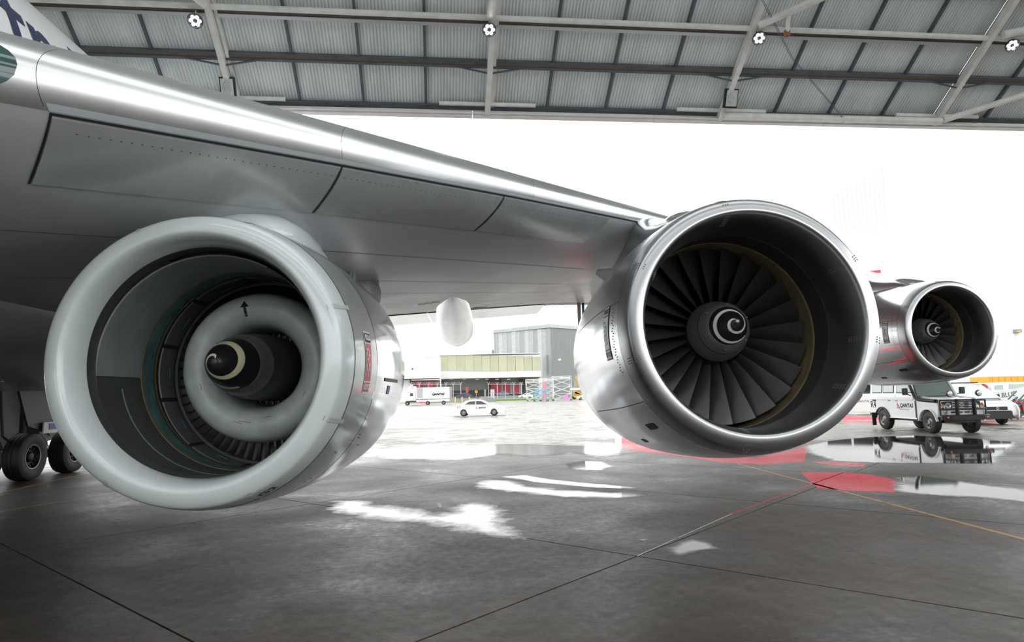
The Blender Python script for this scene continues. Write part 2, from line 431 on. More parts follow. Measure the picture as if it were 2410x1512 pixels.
def inside(p, poly):
    r = False; n = len(poly)
    for a in range(n):
        x0, y0 = poly[a]; x1, y1 = poly[(a+1) % n]
        if (y0 > p[1]) != (y1 > p[1]) and p[0] < (x1-x0)*(p[1]-y0)/(y1-y0)+x0: r = not r
    return r
def edge_dist(p, poly):
    b = 1e9; P = Vector(p)
    for a in range(len(poly)):
        q0 = Vector(poly[a]); q1 = Vector(poly[(a+1) % len(poly)]); d = q1-q0
        t = max(0, min(1, (P-q0).dot(d)/max(1e-9, d.length_squared)))
        b = min(b, (P-(q0+d*t)).length)
    return b if inside(p, poly) else -b
def puddle(px, step=.12, soft=.35, label='', m='puddle'):
    poly = [(q.x, q.y) for q in (atZ(x, y) for x, y in px)]
    x0 = min(p[0] for p in poly)-soft; x1 = max(p[0] for p in poly)+soft; y0 = min(p[1] for p in poly)-soft; y1 = max(p[1] for p in poly)+soft
    nx = int((x1-x0)/step)+1; ny = int((y1-y0)/step)+1
    D = [[edge_dist((x0+i*step, y0+j*step), poly) for j in range(ny+1)] for i in range(nx+1)]
    idx = {}; vs = []; at_ = []; fs = []
    for i in range(nx):
        for j in range(ny):
            if max(D[i][j], D[i+1][j], D[i][j+1], D[i+1][j+1]) > -soft:
                f = []
                for a, b in ((i, j), (i+1, j), (i+1, j+1), (i, j+1)):
                    if (a, b) not in idx:
                        idx[(a, b)] = len(vs); vs.append((x0+a*step, y0+b*step, .004)); at_.append(max(-.5, min(1, D[a][b]/soft)))
                    f.append(idx[(a, b)])
                fs.append(f)
    cx = sum(v[0] for v in vs)/len(vs); cy = sum(v[1] for v in vs)/len(vs)
    b = MB(); b.add([(v[0]-cx, v[1]-cy, v[2]) for v in vs], fs)
    o = b.build('puddle', M[m], recalc=False); o.location = (cx, cy, 0)
    a = o.data.attributes.new('depth', 'FLOAT', 'POINT'); a.data.foreach_set('value', at_)
    return tag(o, label, 'puddle', 'puddles on the hangar floor')
def marking(name, px, m, label=None):
    poly = [atZ(x, y) for x, y in px]
    b = MB(); b.prism([(p.x, p.y) for p in poly], lambda x, y: (x, y, .002), lambda x, y: (x, y, -.003))
    o = b.build(name, m, floor)
    if label: o['label'] = label
    return o

marking('red_marking', [(1463, 1020), (1463, 1060), (1540, 1066), (1600, 1074), (1700, 1090), (1790, 1094), (1892, 1088), (1905, 1046), (1880, 1056), (1780, 1078), (1650, 1068), (1560, 1050), (1490, 1026)], M['red_floor'], 'large red painted zone on the wet floor')
marking('red_marking', [(1885, 1112), (1900, 1128), (1925, 1150), (2000, 1156), (2106, 1160), (2107, 1130), (2050, 1118), (1985, 1112)], M['red_floor'], 'small red painted patch at the joint crossing')
marking('red_marking', [(1905, 1088), (1960, 1096), (2030, 1100), (2040, 1093), (1975, 1088)], M['red_floor'])
marking('red_marking', [(1985, 980), (1985, 995), (2062, 996), (2090, 992), (2090, 982)], M['red_floor'], 'red painted strip under the parked vehicles')
marking('white_strip', [(1448, 1003), (1447, 1060), (1463, 1062), (1463, 1003)], M['white_floor'], 'short white strip beside the red zone')  # flat white strip along the left edge of the red zone
def line(a, b, w, m, name='yellow_line'):
    p, q = atZ(*a), atZ(*b); n = Vector((-(q-p).y, (q-p).x, 0)).normalized()*(w/2)
    MB().prism([(v.x, v.y) for v in (p-n, q-n, q+n, p+n)], lambda x, y: (x, y, .002), lambda x, y: (x, y, -.003)).build(name, m, floor)
line((-60, 1174), (235, 1108), .10, M['yellow_floor'])
line((-60, 1214), (300, 1157), .12, M['yellow_floor'])
line((1350, 958), (1570, 1030), .16, M['yellow_floor'])
line((1735, 1092), (2440, 1278), .08, M['yellow_floor'])
line((1722, 1210), (1985, 1113), .022, M['red_floor'], 'red_line')
line((1500, 1309), (1722, 1210), .011, M['white_floor'], 'white_line')
line((1032, 1185), (1037, 1196), .06, M['white_floor'], 'white_strip')

puddle([(800, 1180), (852, 1178), (880, 1190), (960, 1198), (1015, 1212), (1062, 1205), (1075, 1188), (1110, 1184), (1165, 1190), (1192, 1212), (1184, 1235), (1218, 1258), (1236, 1269), (1180, 1265), (1090, 1248), (1000, 1232), (900, 1224), (815, 1212), (780, 1196)], .07, .45, 'large bright puddle lying along the floor joint beside the white engine pod')
puddle([(1118, 1140), (1150, 1130), (1195, 1132), (1240, 1146), (1350, 1156), (1500, 1164), (1520, 1168), (1480, 1174), (1350, 1172), (1220, 1160), (1135, 1150)], .07, .35, 'long narrow puddle in the middle of the floor')
puddle([(1180, 1123), (1235, 1119), (1300, 1130), (1400, 1140), (1500, 1148), (1495, 1152), (1400, 1149), (1260, 1136)], .07, .14, 'thin streak of water just beyond the long narrow puddle')
puddle([(1328, 1094), (1370, 1086), (1415, 1088), (1442, 1098), (1410, 1108), (1350, 1106)], .08, .25, 'rounded puddle left of the red floor zone')
puddle([(1578, 1290), (1600, 1278), (1630, 1270), (1668, 1278), (1692, 1292), (1640, 1300), (1600, 1310), (1580, 1302)], .05, .14, 'small puddle beside the joint below the chrome engine')
puddle([(1893, 1050), (1960, 1037), (2050, 1029), (2150, 1026), (2260, 1030), (2395, 1042), (2392, 1054), (2352, 1078), (2350, 1092), (2200, 1092), (2060, 1090), (1960, 1086), (1898, 1066)], .16, .3, 'wide dark puddle mirroring the parked off-road vehicle')
puddle([(2105, 1124), (2170, 1120), (2300, 1140), (2450, 1158), (2450, 1186), (2300, 1172), (2180, 1166), (2108, 1160)], .1, .3, 'shallow pool right of the small red floor patch')
puddle([(850, 1062), (960, 1050), (1200, 1046), (1440, 1052), (1500, 1062), (1420, 1076), (1340, 1066), (1260, 1078), (1180, 1070), (1080, 1084), (960, 1082), (880, 1078)], .2, .8, 'broad sheet of rainwater at the hangar threshold', 'rain_sheet')
puddle([(1500, 1272), (1520, 1268), (1526, 1272), (1512, 1276)], .03, .06, 'tiny drop of water above the joint crossing')

# ------------------------------------------------------------------ hangar: sloped roof over the door, walls behind
SEC, ROWS = 2.275, (0.0, 1.75, 3.25, 5.0)
S0 = -10.05
ceil_mb = MB()
tR = 14.0
pA, pB = H(-46, 5.0, -.05), H(32, 5.0, -.05); pC, pD = H(32, tR, -.05), H(-46, tR, -.05)
ceil_mb.loft([[pA, pB, pB+hN*.06, pA+hN*.06], [pD, pC, pC+hN*.06, pD+hN*.06]])
back = hIN*44
up6 = Vector((0, 0, .06))
for d0, d1_ in ((0, 7.1), (10.4, 18.1), (21.4, 29.1), (32.4, 44)):      # open rooflight strips between the solid bands
    q0, q1 = hIN*d0, hIN*d1_
    ceil_mb.loft([[pD+q0, pC+q0, pC+q0+up6, pD+q0+up6], [pD+q1, pC+q1, pC+q1+up6, pD+q1+up6]])
ceiling = tag(ceil_mb.build('ceiling', M['sheet']), kind='structure')
# corrugated sheets between the bays
def sheet(w, h):
    b = MB(); n = 20; p = w/n; pts = []
    for k in range(n):
        x = -w/2+k*p
        pts += [(x, 0), (x+p*.58, 0), (x+p*.68, .035), (x+p*.90, .035)]
    pts.append((w/2, 0))
    def P(x, y, z): return hE*x+hT*y+hN*z
    b.loft([[P(x, 0, z) for x, z in pts], [P(x, h, z) for x, z in pts]], cap=False, closed=False)
    return b.mesh('roof_panel', M['sheet'], recalc=False)
for r in range(3):
    me = sheet(SEC-.01, ROWS[r+1]-ROWS[r]-.01)
    for k in range(-5, 17):
        link('roof_panel', me, ceiling, H(S0+SEC*(k+.5), ROWS[r]+.005, 0))
end_l = MB().loft([[H(-46, 0), H(S0-SEC*5, 0), H(S0-SEC*5, 0, -.05), H(-46, 0, -.05)], [H(-46, 5), H(S0-SEC*5, 5), H(S0-SEC*5, 5, -.05), H(-46, 5, -.05)]]).build('roof_end_sheet', M['sheet'], ceiling)
end_r = MB().loft([[H(S0+SEC*17, 0), H(32, 0), H(32, 0, -.05), H(S0+SEC*17, 0, -.05)], [H(S0+SEC*17, 5), H(32, 5), H(32, 5, -.05), H(S0+SEC*17, 5, -.05)]]).build('roof_end_sheet', M['sheet'], ceiling)
for k in range(-5, 18):
    s = S0+SEC*k
    if k % 4 == 0:
        MB().bar(H(s, -.12, .30), H(s, 7.5, .30), .20, .26, hN).build('rafter', M['steel_light'], ceiling, bevel=.01)
        MB().bar(H(s+.17, .1, .12), H(s+.17, 7.5, .12), .10, .20, hN).build('rafter_flange', M['steel_light'], ceiling)
    else:
        MB().bar(H(s, .02, .07), H(s, 5.0, .07), .085, .13, hN).build('batten', M['steel_dark'], ceiling)
def long(name, t, d, w, h, m, s0=-30, s1=31.8):
    return MB().bar(H(s0, t, d), H(s1, t, d), w, h, hN).build(name, m, ceiling)
# purlins: channel sections of dark steel with a lighter lower lip
long('purlin', 1.78, .14, .16, .10, M['steel_brown'])
long('purlin_lip', 1.70, .20, .09, .06, M['steel_dark'])
long('purlin_lip', 1.88, .10, .05, .16, M['steel_dark'])
long('purlin', 3.30, .14, .14, .10, M['steel_brown'])
long('purlin_lip', 3.20, .20, .12, .05, M['galv'])
long('purlin', 5.0, .12, .14, .14, M['steel_dark'])
MB().tube([H(-30, 3.52, .30), H(31.8, 3.52, .30)], .095, 12).build('eaves_pipe', M['steel_light'], ceiling, smooth=40)
long('purlin', .02, .14, .22, .10, M['steel_dark'])
hb = MB(); hb.bar(H(-46, -.13, .14), H(32, -.13, .14), .34, .12, Vector((0, 0, 1)).cross(hE))
header = MB()
for s in range(-40, 32, 7):
    header = MB(); header.box((0, 0, 0), (6.985, .10, .40)); header.box((0, -.10, -.19), (6.985, .22, .03)); header.box((0, .05, -.235), (6.985, .24, .05))
    o = header.build('header_beam', M['header'], ceiling); p = H(s, 0)+Vector((0, 0, -.16)); o.location = p; o.rotation_euler = (0, 0, HB)
for s in (-10.05, -.95, 8.15, 17.25):
    MB().box((0, 0, 0), (3.6, .10, .12)).build('splice_plate', M['steel_light'], ceiling).location = H(s, .22, .22)
    ceiling.children[-1].rotation_euler = (0, 0, HB) if ceiling.children else (0, 0, 0)
    for sgn in (-1, 1):
        MB().bar(H(s+sgn*.05, 1.55, .36), H(s+sgn*1.35, 1.72, .20), .05, .05, hN).build('knee_brace', M['steel_dark'], ceiling)
MB().tube([H(8.15, .20, .55), H(17.25, .20, .55)], .13, 12).build('tie_pipe', M['steel_light'], ceiling, smooth=40)
MB().tube([H(17.35, .25, .55), H(21.2, 2.0, .55), H(26, 4.2, .55)], .12, 12).build('brace_pipe', M['steel_light'], ceiling, smooth=40)
MB().tube([H(-1.05, 3.62, .42), H(-1.05, 4.5, 1.0), H(-1.05, 6.5, 2.2)], .13, 12).build('hanger_pipe', M['steel_light'], ceiling, smooth=40)
MB().tube([H(8.25, 3.70, .45), H(9.0, 4.25, .60), H(10.1, 5.1, .9)], .13, 12).build('hanger_pipe', M['steel_light'], ceiling, smooth=40)
MB().tube([H(9.05, 4.32, .60), H(9.12, 3.75, .9)], .07, 10).build('hanger_stub', M['steel_light'], ceiling, smooth=40)
MB().box(H(9.12, 3.70, .92), (.16, .16, .2)).build('rusty_bracket', M['rust'], ceiling)
MB().tube([H(17.6, 3.70, .40), H(19.5, 4.35, .60), H(22.5, 5.4, .9)], .15, 12).build('hanger_pipe', M['steel_light'], ceiling, smooth=40)
MB().tube([H(17.7, 3.55, .40), H(19.6, 4.05, .60), H(22.5, 4.9, .9)], .09, 12).build('hanger_pipe', M['steel_light'], ceiling, smooth=40)
MB().tube([H(-10.1, 3.62, .42), H(-10.5, 4.3, .7), H(-11.4, 5.6, 1.2)], .13, 12).build('hanger_pipe', M['steel_light'], ceiling, smooth=40)
for dx in (0, .06):
    MB().tube([H(7.6+dx, 5.0, .6), H(9.9+dx, 2.6, .5), H(13.1+dx, .18, .62)], .010, 5).build('stay_cable', M['steel_dark'], ceiling)
MB().box(H(13.2, .14, .62), (.28, .14, .12)).build('cable_clamp', M['galv'], ceiling)
# walls: left, right, and a back wall with an open high bay behind the camera
def wall(name, a, b, z0, z1, th=.25, m=None):
    a = Vector(a); b = Vector(b); n = Vector((-(b-a).y, (b-a).x, 0)).normalized()*th
    mb = MB(); mb.loft([[a+Vector((0, 0, z0)), b+Vector((0, 0, z0)), b+n+Vector((0, 0, z0)), a+n+Vector((0, 0, z0))], [a+Vector((0, 0, z1)), b+Vector((0, 0, z1)), b+n+Vector((0, 0, z1)), a+n+Vector((0, 0, z1))]])
    return tag(mb.build(name, m or M['wall_in']), kind='structure')
fl = HO+hE*-46; fr = HO+hE*32
bl = fl+hIN*(tR*math.cos(SL)+44); br = fr+hIN*(tR*math.cos(SL)+44)
ZT = 12.75+tR*math.sin(SL)
pk = fl+hIN*(tR*math.cos(SL))
prof = [Vector((fl.x, fl.y, 0)), Vector((fl.x, fl.y, 12.75)), Vector((pk.x, pk.y, ZT)), Vector((bl.x, bl.y, ZT)), Vector((bl.x, bl.y, 0))]
tag(MB().loft([prof, [p-hE*.3 for p in prof]]).build('wall_left', M['wall_in']), kind='structure')
# the right side and the back stand open above a low wall: posts and a top girder only
RW0, RW1 = .6, 12.0
wall('wall_right', (fr.x, fr.y, 0), (br.x, br.y, 0), 0, RW0)
wall('trim_1', (fr.x, fr.y, 0), (br.x, br.y, 0), RW1, 12.7)
BW0, BW1 = .5, 17.0
wall('wall_back', (bl.x, bl.y, 0), (br.x, br.y, 0), 0, BW0)
wall('trim_2', (bl.x, bl.y, 0), (br.x, br.y, 0), BW1, ZT)
posts = MB()
for k in range(8):
    p = fr+hIN*(k*7.9); posts.box((p.x, p.y, RW0+(12.7-RW0)/2), (.4, .4, 12.7-RW0))
tag(posts.build('trim_3', M['steel_light']), kind='structure')

# ------------------------------------------------------------------ lamps of the hangar
def high_bay(s, t, aim, label):
    p = H(s, t, .62)
    o = thing('high_bay_lamp', label, 'lamp', p, 0, 'bright lamps on the roof pipe')
    tilt = Matrix.Rotation(math.radians(aim), 3, 'Z') @ Matrix.Rotation(math.radians(-42), 3, 'X')
    b = MB(); b.lathe([(.16, .0), (.16, .07), (.06, .10), (.03, .17), (-.03, .19), (-.035, .17), (-.01, .16), (-.01, 0)], 24, 'z')
    b.v = [tuple(tilt @ Vector(v)*1.25) for v in b.v]; b.build('housing', M['lamp_black'], o, smooth=40)
    for k in range(6):
        a = k*PI/3; q = Vector((.10*math.cos(a), .10*math.sin(a), -.02))
        d = MB(); d.lathe([(-.022, .0), (-.02, .03), (-.008, .044), (.004, .046)], 14, 'z', q)
        d.v = [tuple(tilt @ Vector(v)*1.25) for v in d.v]; d.build('lens', M['led'], o, smooth=60)
    MB().tube([(0, 0, .15), (0, .02, .34)], .02, 8).build('stem', M['steel_light'], o)
    return o
high_bay(-10.45, 3.2, 10, 'lit lamp cluster at the left rafter above the wing')
high_bay(-1.08, 3.28, 0, 'lit lamp cluster at the second rafter, straight above the middle')
high_bay(8.35, 3.35, -8, 'lit lamp cluster at the third rafter, above the chrome engine')
high_bay(18.0, 3.45, -16, 'lit lamp cluster at the far right rafter')
def flood(s, t, label):
    p = H(s, t, .55)
    o = thing('floodlight', label, 'floodlight', p, HB, 'unlit floodlights on the rafters')
    rt = Matrix.Rotation(math.radians(24), 3, 'X')
    b = MB(); b.loft([[Vector((x*a, yy, z*a2)) for x, z in ((-.19, -.26), (.19, -.26), (.19, .26), (-.19, .26))] for yy, a, a2 in ((0, 1, 1), (.10, 1, 1), (.2, .6, .6))])
    b.v = [tuple(rt @ Vector(v)*1.35) for v in b.v]; b.build('housing', M['lamp_black'], o, bevel=.01)
    f = MB(); f.box((0, -.02, 0), (.31, .03, .43)); f.v = [tuple(rt @ Vector(v)*1.35) for v in f.v]; f.build('glass_pane', M['floodglass'], o, bevel=.008)
    r = MB(); r.lathe([(-.04, .0), (-.06, .06), (-.05, .11), (-.035, .12)], 20, 'y'); r.v = [tuple(rt @ Vector((v[0], v[1], v[2]*1.4))*1.35) for v in r.v]; r.build('reflector', M['tape'], o, smooth=50)
    MB().bar((0, .1, .1), (0, .25, .25), .06).build('bracket', M['lamp_black'], o)
flood(-10.05, .82, 'dark floodlight on the left rafter above the wing')
flood(8.2, .95, 'dark floodlight on the third rafter, left of the lamp cluster')

# ------------------------------------------------------------------ the airliner
AIR = Vector((-9.0, 14.0, 0.0))
plane = thing('airliner', 'white and silver four-engined jet airliner seen from under its left wing', 'airplane', AIR)
def lerp_t(tab, x):
    if x <= tab[0][0]: return tab[0][1]
    for (a, u), (b, v) in zip(tab, tab[1:]):
        if x <= b: return u+(v-u)*(x-a)/(b-a)
    return tab[-1][1]
def lerp_s(tab, x):
    # smooth (Catmull-Rom) table lookup
    n = len(tab); i = 0
    while i < n-2 and x > tab[i+1][0]: i += 1
    x0, x1 = tab[i][0], tab[i+1][0]; t = max(0, min(1, (x-x0)/(x1-x0))); y0, y1 = tab[i][1], tab[i+1][1]
    def sl(k): return 0 if k in (0, n-1) else (tab[k+1][1]-tab[k-1][1])/(tab[k+1][0]-tab[k-1][0])
    h = x1-x0; return y0*(2*t**3-3*t*t+1)+sl(i)*h*(t**3-2*t*t+t)+y1*(3*t*t-2*t**3)+sl(i+1)*h*(t**3-t*t)
# fuselage
FX, FZ, FR = -9.0, 5.88, 3.25
fus = []
for y, r, dz in ((-24, .25, -.9), (-23.4, 1.0, -.8), (-22, 1.9, -.5), (-19, 2.75, -.15), (-15, 3.2, 0), (-12, FR, 0), (0, FR, 0), (12, FR, 0), (24, FR, 0), (30, 3.0, .25), (38, 2.0, 1.1), (44, .7, 2.0)):
    fus.append([Vector((FX+r*math.cos(a), y, FZ+dz+r*math.sin(a))) for a in [2*PI*k/72 for k in range(72)]])
MB().loft(fus).build('fuselage', M['fus_white'], plane, smooth=40, world=AIR)
def on_fus(y0, a0):
    return lambda x, y: Vector((FX+(FR+.006)*math.cos(a0+y/FR), y0+x, FZ+(FR+.006)*math.sin(a0+y/FR)))
for ch, yy, sz in (('t', 8.84, 1.42), ('r', 9.36, 1.30), ('a', 9.98, 1.30), ('l', 10.45, 1.35), ('i', 10.78, 1.3), ('a', 11.25, 1.3)):
    lettering('fuselage_letter', ch, sz, on_fus(yy, math.radians(21.5)), M['navy'], plane, cuts=1, world=AIR, bold=.03)
# wing-body fairing
fair = []
for y, hw, zb, zt in ((-1.5, 1.6, 3.6, 4.6), (0, 3.0, 2.75, 4.9), (2.5, 3.75, 2.35, 5.0), (6, 4.0, 2.24, 5.0), (14, 4.0, 2.24, 5.0), (19, 3.7, 2.3, 5.0), (23, 2.8, 2.7, 4.8), (26, 1.5, 3.3, 4.4)):
    zc, hz = (zb+zt)/2, (zt-zb)/2; q = []
    for k in range(48):
        a = 2*PI*k/48; ca, sa = math.cos(a), math.sin(a)
        q.append(Vector((FX+hw*abs(ca)**.55*(1 if ca > 0 else -1), y, zc+hz*abs(sa)**.55*(1 if sa > 0 else -1))))
    fair.append(q)
MB().loft(fair).build('body_fairing', M['fairing_grey'], plane, smooth=50, world=AIR)

# wing surface
ST_C = [(-6.5, 16.6), (-2.2, 13.2), (2.88, 9.9), (12.8, 6.9), (23.2, 4.0)]
ST_T = [(-6.5, .135), (-2.2, .120), (2.88, .100), (12.8, .085), (23.2, .08)]
def wle(X): return 10.36+.95*(X-2.67), 4.93+.0611*(X-2.67)
def wpt(X, d, low=True, off=0.0):
    """point on the wing skin, d metres behind the leading edge"""
    y0, z0 = wle(X); c = lerp_t(ST_C, X); t = lerp_t(ST_T, X); rn = 1.10*t*t*c
    x = max(0, min(1, d/c))
    yt = 5*t*(.2969*math.sqrt(x)-.1260*x-.3516*x*x+.2843*x**3-.1036*x**4)*c
    zc = z0-.85*rn-.018*d
    return Vector((X, y0+d, zc-yt*1.05-off if low else zc+yt*.95+off))
DLE = [(-6.5, .17), (-3.2, .13), (-1.3, .095), (.6, .065), (2.67, .05), (12, .04), (23.2, .03)]
DUP = [(-6.5, .9), (2.67, .6), (23.2, .3)]
XS = [-6.3+.35*k for k in range(20)]+[.7+.5*k for k in range(10)]+[5.7+1.25*k for k in range(15)]
def span(fn_lo, fn_hi, low, n, name, m, off=0.0, xs=XS, pw=1.0, smooth=30, parent=plane):
    mb = MB(); secs = []
    for X in xs:
        a, b = fn_lo(X), fn_hi(X)
        secs.append([wpt(X, a+(b-a)*(k/n)**pw, low, off) for k in range(n+1)])
    mb.loft(secs, cap=False, closed=False)
    return mb.build(name, m, parent, smooth=smooth, world=AIR)
def leading_edge(name, xs, m=M['le_metal'], off=0.0):
    mb = MB(); secs = []
    for X in xs:
        lo, up = lerp_t(DLE, X), lerp_t(DUP, X)
        s = [wpt(X, up*(1-k/14)**2.2, False, off) for k in range(14)]+[wpt(X, lo*(k/14)**2.2, True, off) for k in range(15)]
        secs.append(s)
    mb.loft(secs, cap=False, closed=False)
    return mb.build(name, m, plane, smooth=40, world=AIR)
def rng(a, b, n): return [a+(b-a)*k/n for k in range(n+1)]
# leading edge skin in segments with a hair line between them
cuts = [-6.3, -3.12, -1.24, .95, 2.55, 7.0, 12.0, 17.5, 23.2]
for a, b in zip(cuts, cuts[1:]): leading_edge('leading_edge_skin', rng(a+.0015, b-.0015, 10))
C_ = lambda X: lerp_t(ST_C, X)
lower = span(lambda X: lerp_t(DLE, X)-.02, lambda X: C_(X)*.80, True, 40, 'wing_lower_skin', M['wing_grey'], pw=1.3)
upper = span(lambda X: lerp_t(DUP, X)-.02, lambda X: C_(X)*.998, False, 24, 'wing_upper_skin', M['wing_grey'], pw=1.3)
# flaps along the trailing edge
for a, b in ((-5.0, -1.0), (-.96, 2.2), (4.2, 8.5), (8.54, 11.8), (13.6, 23.0)):
    fl_ = MB(); secs = []
    for X in rng(a, b, 6):
        c = C_(X); q = [wpt(X, c*k, True, .02) for k in (.805, .86, .92, .97, 1.0)]+[wpt(X, c*k, False, -.005) for k in (1.0, .97, .92, .86, .805)]
        drop = .05*c; q = [Vector((p.x, p.y, p.z-max(0, (p.y-wle(X)[0])/c-.8)*drop*2)) for p in q]
        secs.append(q)
    fl_.loft(secs).build('flap', M['polished'], plane, smooth=30, world=AIR)
# leading-edge flap panels folded flush under the nose, cut square to the edge, black seals around them
def kpt(X0, q, off=0.0):
    """q metres from the leading-edge skin, square to the swept edge"""
    X = X0-.69*q; return wpt(X, lerp_t(DLE, X0)+1.375*q, True, off)
for a, b in ((-3.08, -1.26), (-1.23, .52), (.55, 2.30), (4.2, 7.2), (7.23, 10.2)):
    mb = MB(); mb.loft([[kpt(X, .024+.55*(k/8), .012) for k in range(9)] for X in rng(a, b, 14)], cap=False, closed=False)
    mb.build('leading_edge_flap', M['panel_grey'], plane, smooth=30, world=AIR)
    s = MB()
    s.loft([[kpt(a-.018, q, .008), kpt(a-.005, q, .008)] for q in rng(.0, .58, 14)], cap=False, closed=False)
    s.build('flap_seal', M['seal'], plane, world=AIR)
mb = MB(); mb.loft([[kpt(X, .0, .009), kpt(X, .012, .009)] for X in rng(-3.10, 11, 60)], cap=False, closed=False); mb.build('flap_seal', M['seal'], plane, world=AIR)
span(lambda X: lerp_t(DLE, X)*.62, lambda X: lerp_t(DLE, X)-.004, True, 3, 'leading_edge_lip', M['le_lip'], .005, rng(-3.10, 2.6, 30))
# rivet rows behind the seal
rv = MB()
for k in range(95):
    X = -2.95+k*.057; p = kpt(X, .09, .015)
    rv.box(p, (.010, .010, .003))
tag(rv.build('rivet_row', M['seal'], plane, world=AIR), kind='stuff')
# panel joints on the lower skin
for dlt, m in ((1.9, 'seam'), (3.4, 'seam'), (4.6, 'seam'), (6.2, 'seam')):
    span(lambda X: dlt+.05*(X+3), lambda X: dlt+.05*(X+3)+.014, True, 1, 'skin_joint', M[m], .004, rng(-4.5, 2.2, 24))
# landing-light window in the root
lw = MB(); ring = []
for k in range(28):
    a = 2*PI*k/28; X = -3.72+.52*math.cos(a); t = .33*math.sin(a)
    ring.append(wpt(X, t*t*1.2, t < 0, .012)+Vector((0, -.004, 0)))
cc = wpt(-3.72, 0, True, 0)+Vector((0, -.02, 0))
lw.add([cc]+ring, [(0, 1+k, 1+(k+1) % 28) for k in range(28)])
lw.build('landing_light', M['glass_teal'], plane, smooth=60, world=AIR)

# flap-track fairing
def canoe(X, y0, y1, zt, depth, hw, name='flap_track_fairing'):
    secs = []
    for k in range(25):
        t = k/24; y = y0+(y1-y0)*t
        w = hw*lerp_s([(0, .03), (.08, .42), (.25, .78), (.5, 1.0), (.8, .95), (.95, .5), (1, .03)], t)
        zb = zt-depth*lerp_s([(0, .02), (.1, .22), (.35, .58), (.7, .95), (.85, 1.0), (.95, .85), (1, .35)], t)
        zc = zb+.55*hw+.05
        secs.append([Vector((X+w*math.cos(a)*(1 if math.sin(a) < 0 else .85), y, (zc+(zc-zb)*math.sin(a)) if math.sin(a) < 0 else zc+.9*math.sin(a)*min(1, w/hw+.1))) for a in [2*PI*j/28 for j in range(28)]])
    return MB().loft(secs).build(name, M['polished'], plane, smooth=50, world=AIR)
canoe(-.28, 12.4, 21.3, 3.93, .52, .47)
canoe(8.0, 20.5, 26, 4.85, .5, .35); canoe(-4.2, 12.5, 20.0, 3.5, .6, .42)
# small details under the wing
for X, d in ((-.9, 6.6), (-.75, 6.4), (-.6, 6.2)):
    p = wpt(X, d, True, .012); MB().box(p, (.16, .05, .006)).build('white_stencil', M['decal_white'], plane, world=AIR)
p = wpt(.35, 8.6, True, .02); MB().box(p, (.4, .12, .012)).build('access_panel', M['gear_white'], plane, world=AIR)
q = at(1363, 735, 20.5); MB().tube([q+Vector((0, 0, .3)), q+Vector((0, 0, -.75))], .06, 12).build('flap_strut', M['white'], plane, smooth=40, world=AIR)
MB().tube([q+Vector((.14, .05, .3)), q+Vector((.14, .05, -.62))], .045, 12).build('flap_strut', M['ltblue'], plane, smooth=40, world=AIR)
MB().box(q+Vector((.02, 0, -.80)), (.10, .10, .18)).build('strut_clamp', M['black'], plane, world=AIR, bevel=.01)
# winglet seen beyond the chrome engine
w0, w1 = at(2034, 640, 33.0), at(2073, 639.5, 33.4)
MB().loft([[w0, w0+Vector((0, 0, .03)), w0+Vector((.02, .5, .03))], [w1+Vector((0, 0, -.08)), w1+Vector((0, 0, .09)), w1+Vector((.02, .5, .09))]]).build('winglet_tip', M['red'], plane, world=AIR)

# ------------------------------------------------------------------ engines
NLIN = [(0, 0), (.06, .020), (.12, .038), (.2, .055), (.34, .077), (.6, .106), (1.0, .140), (1.5, .164), (2.5, .178), (3.5, .155), (4.2, .06), (5.0, -.12), (6.0, -.40)]
def nac_r(y, rh=1.149, k=1.0):
    u = min(max(y, 0), .07)/.07
    return rh+k*(.110*math.sqrt(max(0, 1-(1-u)**2))+lerp_s(NLIN, max(0, y)))
NOSE = [0, .0006, .002, .0045, .008, .013, .020, .029, .040, .053, .070, .09, .12, .16, .20, .25, .31]
def on_nac(y0, a0, side, rf=nac_r, off=.004):
    """text plane to nacelle skin; side -1: seen from -x, text runs to -y"""
    def f(x, y):
        yy = y0+x*(1 if side > 0 else -1); r = rf(yy)+off
        a = a0+(y/r)*(1 if side > 0 else -1)
        return Vector((r*math.cos(a), yy, r*math.sin(a)))
    return f
def patch(mb, fn, w, h, n=8, cx=0, cy=0):
    mb.grid(lambda u, v: fn(cx+(u-.5)*w, cy+(v-.5)*h), 4, n); return mb
def stroke(mb, fn, pts, w):
    """2D polyline as a flat strip on a surface"""
    P = [Vector(p) for p in pts]; L = []
    for i, p in enumerate(P):
        d = (P[min(i+1, len(P)-1)]-P[max(i-1, 0)]).normalized(); n = Vector((-d.y, d.x))*(w/2)
        L.append((fn(*(p+n)), fn(*(p-n))))
    vs = [v for q in L for v in q]
    mb.add(vs, [(2*i, 2*i+1, 2*i+3, 2*i+2) for i in range(len(L)-1)])
